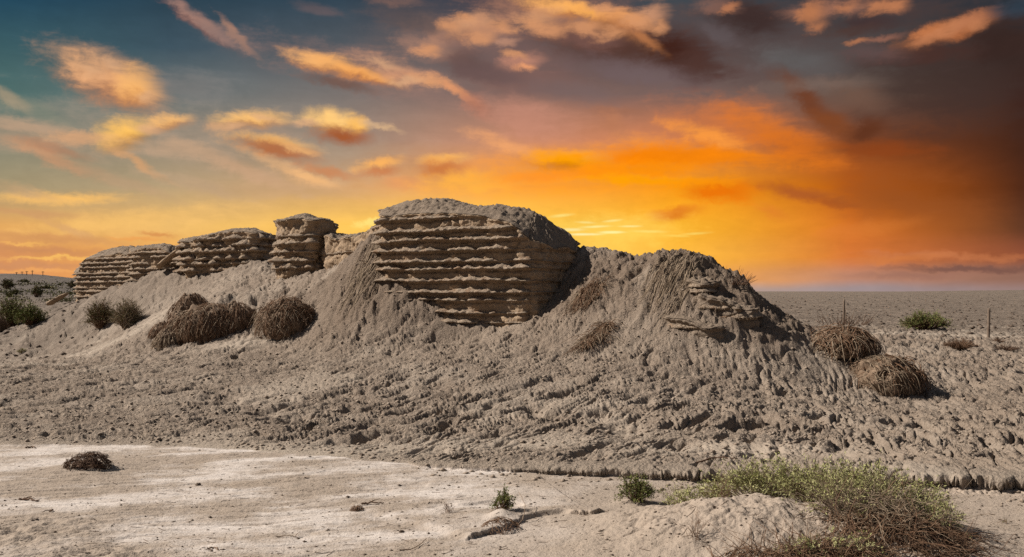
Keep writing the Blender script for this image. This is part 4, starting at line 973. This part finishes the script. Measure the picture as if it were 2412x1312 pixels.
# ------------------------------------------------------------------ foreground plants
# big shrub on the sandy rise
x, y = XY(1960, 5.25); z = ground(x, y)
sh = thing('desert_shrub', 'large sprawling shrub, green sprigs over a brown tangle, in the right foreground', 'shrub', (x, y, z))
def shrub_part(px, d, rx, ry, h, nst, nl, leaf, mat, stem, sub, **k):
    xx, yy = XY(px, d); zz = ground(xx, yy) - .01
    bush('', '', '', xx, yy, zz, rx, ry, h, nst, nl, leaf, mat, stem, m=sh, sub=sub, followground=True, **k)
def tangle(px, d, rx, ry, h, n, ln, mat, thick=.0024):
    xx, yy = XY(px, d); K = 9; s_ = np.linspace(0, 1, K)
    a = rs.rand(n) * 2 * math.pi; r_ = np.sqrt(rs.rand(n)); b = np.stack([xx + np.cos(a) * r_ * rx, yy + np.sin(a) * r_ * ry], -1)
    hh = h * np.sqrt(np.clip(1.02 - r_ ** 2, 0, 1)) * rs.rand(n)
    dr = np.stack([rs.randn(n) + .5, rs.randn(n) * .8, rs.randn(n) * .35], -1); dr /= np.linalg.norm(dr, axis=1, keepdims=True)
    l_ = ln * rs.uniform(.35, 1.2, n); cv = rs.randn(n, 3) * .45; cv[:, 2] -= .25
    p_ = np.concatenate([b, hh[:, None]], 1)[:, None] + dr[:, None] * (l_[:, None] * s_)[..., None] + cv[:, None] * (l_[:, None] * s_ ** 2)[..., None]
    p_ += np.cumsum(rs.randn(n, K, 3), 1) * .004
    p_[..., 2] = np.maximum(p_[..., 2], .003) + groundv(p_[..., 0], p_[..., 1])
    tv, tq = tubes(p_, thick * rs.uniform(.5, 1.3, n)[:, None] * (1 - .5 * s_)[None])
    mk('dry_branches', tv, [tq], mat, sh)
# brown tangle
tangle(2080, 5.15, .40, .24, .17, 850, .20, MAT_BRUSH_PALE)
tangle(2110, 5.0, .42, .20, .10, 520, .22, MAT_BRUSH, .0028)
tangle(1790, 4.72, .30, .10, .05, 300, .16, MAT_BRUSH, .0024)
tangle(1960, 4.75, .36, .10, .06, 420, .18, MAT_BRUSH, .0028)
tangle(2200, 4.85, .22, .16, .04, 260, .20, MAT_BRUSH_DARK, .0028)
shrub_part(2060, 5.2, .42, .24, .18, 90, 0, .01, MAT_SAGE, MAT_BRUSH_PALE, 4, part_s='dry_branches', thick=.002, erect=.3)
# green sprigs
shrub_part(1790, 5.85, .46, .24, .34, 200, 4760, .028, MAT_SAGE, MAT_TWIG, 5, thick=.0018, part_f='sprigs', aspect=.24)
shrub_part(1940, 5.65, .52, .30, .33, 270, 6970, .027, MAT_SAGE, MAT_TWIG, 5, thick=.0018, part_f='sprigs', aspect=.24)
shrub_part(2080, 5.45, .48, .32, .32, 240, 5440, .025, MAT_SAGE, MAT_TWIG, 5, thick=.0018, part_f='sprigs', aspect=.24)
shrub_part(2190, 5.2, .24, .24, .20, 110, 2040, .023, MAT_SAGE, MAT_TWIG, 5, thick=.0018, part_f='sprigs', aspect=.24)
shrub_part(1980, 5.2, .40, .20, .24, 110, 1615, .021, MAT_SAGE, MAT_TWIG, 5, thick=.0016, part_f='sprigs', aspect=.24)
shrub_part(1650, 6.0, .30, .18, .17, 90, 1615, .025, MAT_SAGE, MAT_TWIG, 4, thick=.0016, part_f='sprigs', aspect=.24)
shrub_part(1960, 4.75, .40, .10, .12, 70, 935, .020, MAT_SAGE, MAT_TWIG, 4, thick=.0016, part_f='sprigs', aspect=.24)
def gbf(label, px, py, w, h, nst, nl, leaf, mat, stem, name, cat, **k):
    d = CAMZ * F / (py - HY); x, y = XY(px, d); z = ground(x, y) - .005; rx = w / F * d / 2
    return bush(name, label, cat, x, y, z, rx, rx * .8, h / F * d, nst, nl, leaf, mat, stem, None, followground=True, **k)
gbf('compact bright green bush just left of the large shrub', 1498, 1192, 88, 58, 150, 3600, .017, MAT_GREEN, MAT_BRUSH, 'small_bush', 'bush', thick=.0022)
mt = gbf('little green tuft over dry roots at the end of the crack', 1186, 1214, 52, 50, 90, 1500, .017, MAT_GREEN, MAT_BRUSH, 'small_tuft', 'plant', thick=.002)
x, y = XY(1178, 5.65); z = ground(x, y)
tv, tq = strand_ball(x, y, z - .03, .13, .10, .08, 170, .14, thick=.0026, tang=.6, lift=.2); mk('dry_roots', tv, [tq], MAT_BRUSH, mt)
gbf('thin dry sprig standing on the sand left of the little tuft', 1056, 1212, 50, 26, 22, 0, .01, MAT_SAGE, MAT_BRUSH, 'dry_sprig', 'plant', thick=.0016, sub=4)
gbf('sparse wispy sprig between the compact bush and the large shrub', 1590, 1196, 90, 56, 26, 420, .013, MAT_SAGE, MAT_TWIG, 'wispy_sprig', 'plant', thick=.0014, sub=4)
gbf('bare twiggy sprig on the sand rise in front of the shrub', 1700, 1262, 70, 70, 22, 120, .010, MAT_SAGE, MAT_BRUSH, 'twiggy_sprig', 'plant', thick=.0014, sub=4)
gbf('leafless twigs at the bottom edge left of the large shrub', 1640, 1330, 90, 60, 20, 0, .010, MAT_SAGE, MAT_BRUSH, 'bare_twigs', 'plant', thick=.0016, sub=4)
gbf('lone seedling on the sand at the far right foreground', 2366, 1236, 22, 14, 10, 30, .010, MAT_OLIVE, MAT_BRUSH, 'seedling', 'plant', thick=.0015, sub=2)
# brushwood heap at the left
d = CAMZ * F / (1106 - HY); x, y = XY(208, d); z = ground(x, y)
m = thing('brush_heap', 'flat heap of dark brushwood on the pale crust at left', 'brush heap', (x, y, z))
v, f = dome(x, y, z - .02, .15, .09, .09, 3); mk('earth_core', v, [f], MAT_BRUSH_DARK, m)
tv, tq = strand_ball(x, y, z - .01, .18, .12, .115, 420, .13, thick=.0038, tang=.7, lift=.35, droop=.2); mk('dry_stems', tv, [tq], MAT_BRUSH_DARK, m)

# debris on the wash
def stick(label, pts, rad, name='stick', mat=MAT_TWIG, branch=()):
    q = []
    for px, py, hz in pts:
        d = CAMZ * F / (py - HY); x, y = XY(px, d); q.append((x, y, ground(x, y) + hz))
    q = np.array(q); s = np.linspace(0, len(q) - 1, 14); pt = np.stack([np.interp(s, np.arange(len(q)), q[:, i]) for i in range(3)], -1)
    pt += rs.randn(*pt.shape) * rad * .5
    tv, tq = tubes(pt[None], (rad * (1 - .5 * np.linspace(0, 1, 14)))[None], 6)
    V_ = [tv]; Fq = [tq]
    for i, dx_, dy_, dz_ in branch:
        a = pt[i]; b = np.array([a, a + np.array([dx_, dy_, dz_]) * .5 + [0, 0, .004], a + np.array([dx_, dy_, dz_])])
        v2, q2 = tubes(b[None], np.array([[rad * .6, rad * .5, rad * .3]]), 5); Fq.append(q2 + sum(len(c) for c in V_)); V_.append(v2)
    return tag(mk(name, np.concatenate(V_), Fq, mat), label, 'stick')
stick('curved dark stick on the pale crust beside a dry clump', [(850, 1193, .01), (875, 1190, .014), (905, 1191, .008)], .008, mat=MAT_BRUSH_DARK, branch=((6, .05, .03, .01),))
stick('thin curved twig on the sand at the bottom centre', [(940, 1300, .006), (970, 1298, .008), (990, 1288, .008), (1004, 1278, .02)], .004)
stick('short pale twig lying on the crust below the dry clump', [(650, 1264, .005), (680, 1262, .01), (702, 1263, .006)], .004, branch=((11, .02, .04, .02),))
stick('forked twig rising from the crack beside the little tuft', [(1215, 1246, .0), (1232, 1238, .03), (1238, 1226, .07), (1222, 1206, .12)], .0035)
stick('bleached branch lying on sand between bank and large shrub', [(1640, 1118, .0), (1680, 1112, .03), (1740, 1116, .02)], .010, mat=MAT_BRUSH_DARK)
stick('weathered stick on the crust at the lower left', [(118, 1206, .006), (126, 1203, .01), (98, 1207, .004)], .006, mat=MAT_BRUSH_DARK)
stick('knobbly dark stick at the left edge above the other stick', [(48, 1176, .01), (66, 1178, .014), (92, 1180, .008)], .010, mat=MAT_BRUSH_DARK, branch=((5, .04, .03, .01), (9, -.03, .03, .01)))
stick('short dark stick at the upper left edge of the crust', [(62, 1057, .01), (74, 1056, .014), (84, 1057, .008)], .010, mat=MAT_BRUSH_DARK)
stick('pale bowed twig on the crust near the bottom left', [(490, 1293, .006), (505, 1290, .014), (516, 1296, .006)], .006)
d = CAMZ * F / (1202 - HY); x, y = XY(840, d); z = ground(x, y)
m = thing('dry_clump', 'small fuzzy dry clump at the tip of the curved dark stick', 'dry clump', (x, y, z))
v, f = dome(x, y, z - .006, .032, .03, .03, 5); mk('earth_core', v, [f], MAT_BRUSH_DARK, m)
tv, tq = strand_ball(x, y, z - .004, .04, .035, .035, 120, .05, thick=.002, tang=.5, lift=.6); mk('dry_stems', tv, [tq], MAT_BRUSH, m)
def clod(label, px, py, size):
    d = CAMZ * F / (py - HY); x, y = XY(px, d); z = ground(x, y)
    v, f = dome(x, y, z + size * .1, size, size * .8, size * .7, px * .1, .5, 10, 14)
    return tag(mk('clod', v, [f], MAT_STONE), label, 'clod')
clod('dark lumpy clod in the middle of the pale crust', 467, 1143, .026)
clod('small dark clod alone on the brown sand at bottom centre', 946, 1254, .018)
clod('dark clod on the wash right below the bank, centre', 1268, 1130, .018)
clod('smallest dark clod, near the bottom right corner', 2296, 1306, .014)
# gravel and crumbs too many to count
n = 4200
px_ = rs.uniform(-50, 2450, n); py_ = 1052 + (rs.rand(n) ** 1.0) * 290; d_ = CAMZ * F / (py_ - HY); gx_, gy_ = (px_ - CX) / F * d_, d_
keep = (d_ < bank_d(px_) - .1); gx_, gy_ = gx_[keep], gy_[keep]; n = len(gx_); gz_ = groundv(gx_, gy_)
ico = np.array([(1, 0, 0), (-1, 0, 0), (0, 1, 0), (0, -1, 0), (0, 0, 1), (0, 0, -.3)], float); fo = np.array([(0, 2, 4), (2, 1, 4), (1, 3, 4), (3, 0, 4), (2, 0, 5), (1, 2, 5), (3, 1, 5), (0, 3, 5)])
sz = .0028 + .009 * rs.rand(n) ** 5
v = ico[None] * sz[:, None, None] * rs.uniform(.6, 1.5, (n, 6, 1)) * np.array([1.5, 1, .8]); v = v + np.stack([gx_, gy_, gz_], -1)[:, None]
o = mk('gravel', v.reshape(-1, 3), [(fo[None] + (np.arange(n) * 6)[:, None, None]).reshape(-1, 3)], MAT_STONE); o['kind'] = 'stuff'
o['label'] = 'scattered tiny dark crumbs and pebbles on the pale dry wash'; o['category'] = 'gravel'

# loose stones on the slope and the plains, and far scrub
def scatter(name, label, n, pr, dr, s0, s1, mat, cond=None, flat=.8):
    px_ = rs.uniform(*pr, n); d_ = np.exp(rs.uniform(math.log(dr[0]), math.log(dr[1]), n)); X, Y = (px_ - CX) / F * d_, d_
    if cond is not None: k = cond(px_, d_); X, Y = X[k], Y[k]
    n = len(X); Zg = groundv(X, Y); sz = s0 + (s1 - s0) * rs.rand(n) ** 3
    v = ico[None] * sz[:, None, None] * rs.uniform(.6, 1.5, (n, 6, 1)) * np.array([1.3, 1.1, flat]); v = v + np.stack([X, Y, Zg + sz * .1], -1)[:, None]
    o = mk(name, v.reshape(-1, 3), [(fo[None] + (np.arange(n) * 6)[:, None, None]).reshape(-1, 3)], mat, smooth=False)
    o['kind'] = 'stuff'; o['label'] = label; o['category'] = 'gravel'; return o
MAT_CRUMB = simple('crumb', (.20, .155, .118), (.36, .295, .235), 40)
scatter('gravel', 'loose earth crumbs strewn over the whole eroded slope', 16000, (-60, 2480), (7.6, 24), .006, .028, MAT_CRUMB, lambda p, d: d > bank_d(p) + .05)
scatter('gravel', 'crumbled clods fallen along the foot of the cut bank', 2600, (950, 2480), (6.3, 8.2), .004, .028, MAT_CRUMB, lambda p, d: (d < bank_d(p) + .03) & (d > bank_d(p) - .05 - .5 * rs.rand(len(d)) ** 2))
scatter('gravel', 'dark stones sprinkled over the eroded slope', 3500, (-60, 2480), (7.6, 22), .005, .022, MAT_STONE, lambda p, d: d > bank_d(p) + .05)
scatter('gravel', 'dark stones speckling the distant plain', 9000, (-300, 2700), (24, 150), .02, .11, MAT_STONE, lambda p, d: (p > 1750) | (p < 230))
# low scrub on the far left rise
px_ = rs.uniform(-200, 210, 150); d_ = np.exp(rs.uniform(math.log(52), math.log(118), 150)); sv_, sf_, o_ = [], [], 0
for a, b in zip(px_, d_):
    x, y = XY(a, b); z = ground(x, y); k = 26; c_ = rs.randn(k, 3) * np.array([.5, .4, .14]) * (b / 110) + np.array([x, y, z + .12])
    v, f = leaves(c_, rs.randn(k, 3) + [0, 0, .6], .26 * b / 110, .6); sv_.append(v); sf_.append(f + o_); o_ += len(v)
o = mk('scrub', np.concatenate(sv_), [np.concatenate(sf_)], MAT_OLIVE, smooth=False); o['kind'] = 'stuff'; o['label'] = 'low dark scrub dotting the far left rise'; o['category'] = 'scrub'

n = 420; px_ = rs.uniform(-30, 2440, n); py_ = rs.uniform(1060, 1330, n); d_ = CAMZ * F / (py_ - HY); k = d_ < bank_d(px_) - .15; X, Y = ((px_ - CX) / F * d_)[k], d_[k]; n = len(X)
s_ = np.linspace(-.5, .5, 5); an = rs.randn(n) * .5; l_ = .02 + .07 * rs.rand(n) ** 2; cv = rs.randn(n) * .25
XX = X[:, None] + np.cos(an)[:, None] * l_[:, None] * s_ - np.sin(an)[:, None] * cv[:, None] * l_[:, None] * s_ ** 2; YY = Y[:, None] + np.sin(an)[:, None] * l_[:, None] * s_ + np.cos(an)[:, None] * cv[:, None] * l_[:, None] * s_ ** 2
tv, tq = tubes(np.stack([XX, YY, groundv(XX, YY) + .003], -1), np.full((n, 5), .0016))
o = mk('litter', tv, [tq], MAT_BRUSH_DARK); o['kind'] = 'stuff'; o['label'] = 'fine dark twig litter scattered over the pale wash'; o['category'] = 'litter'
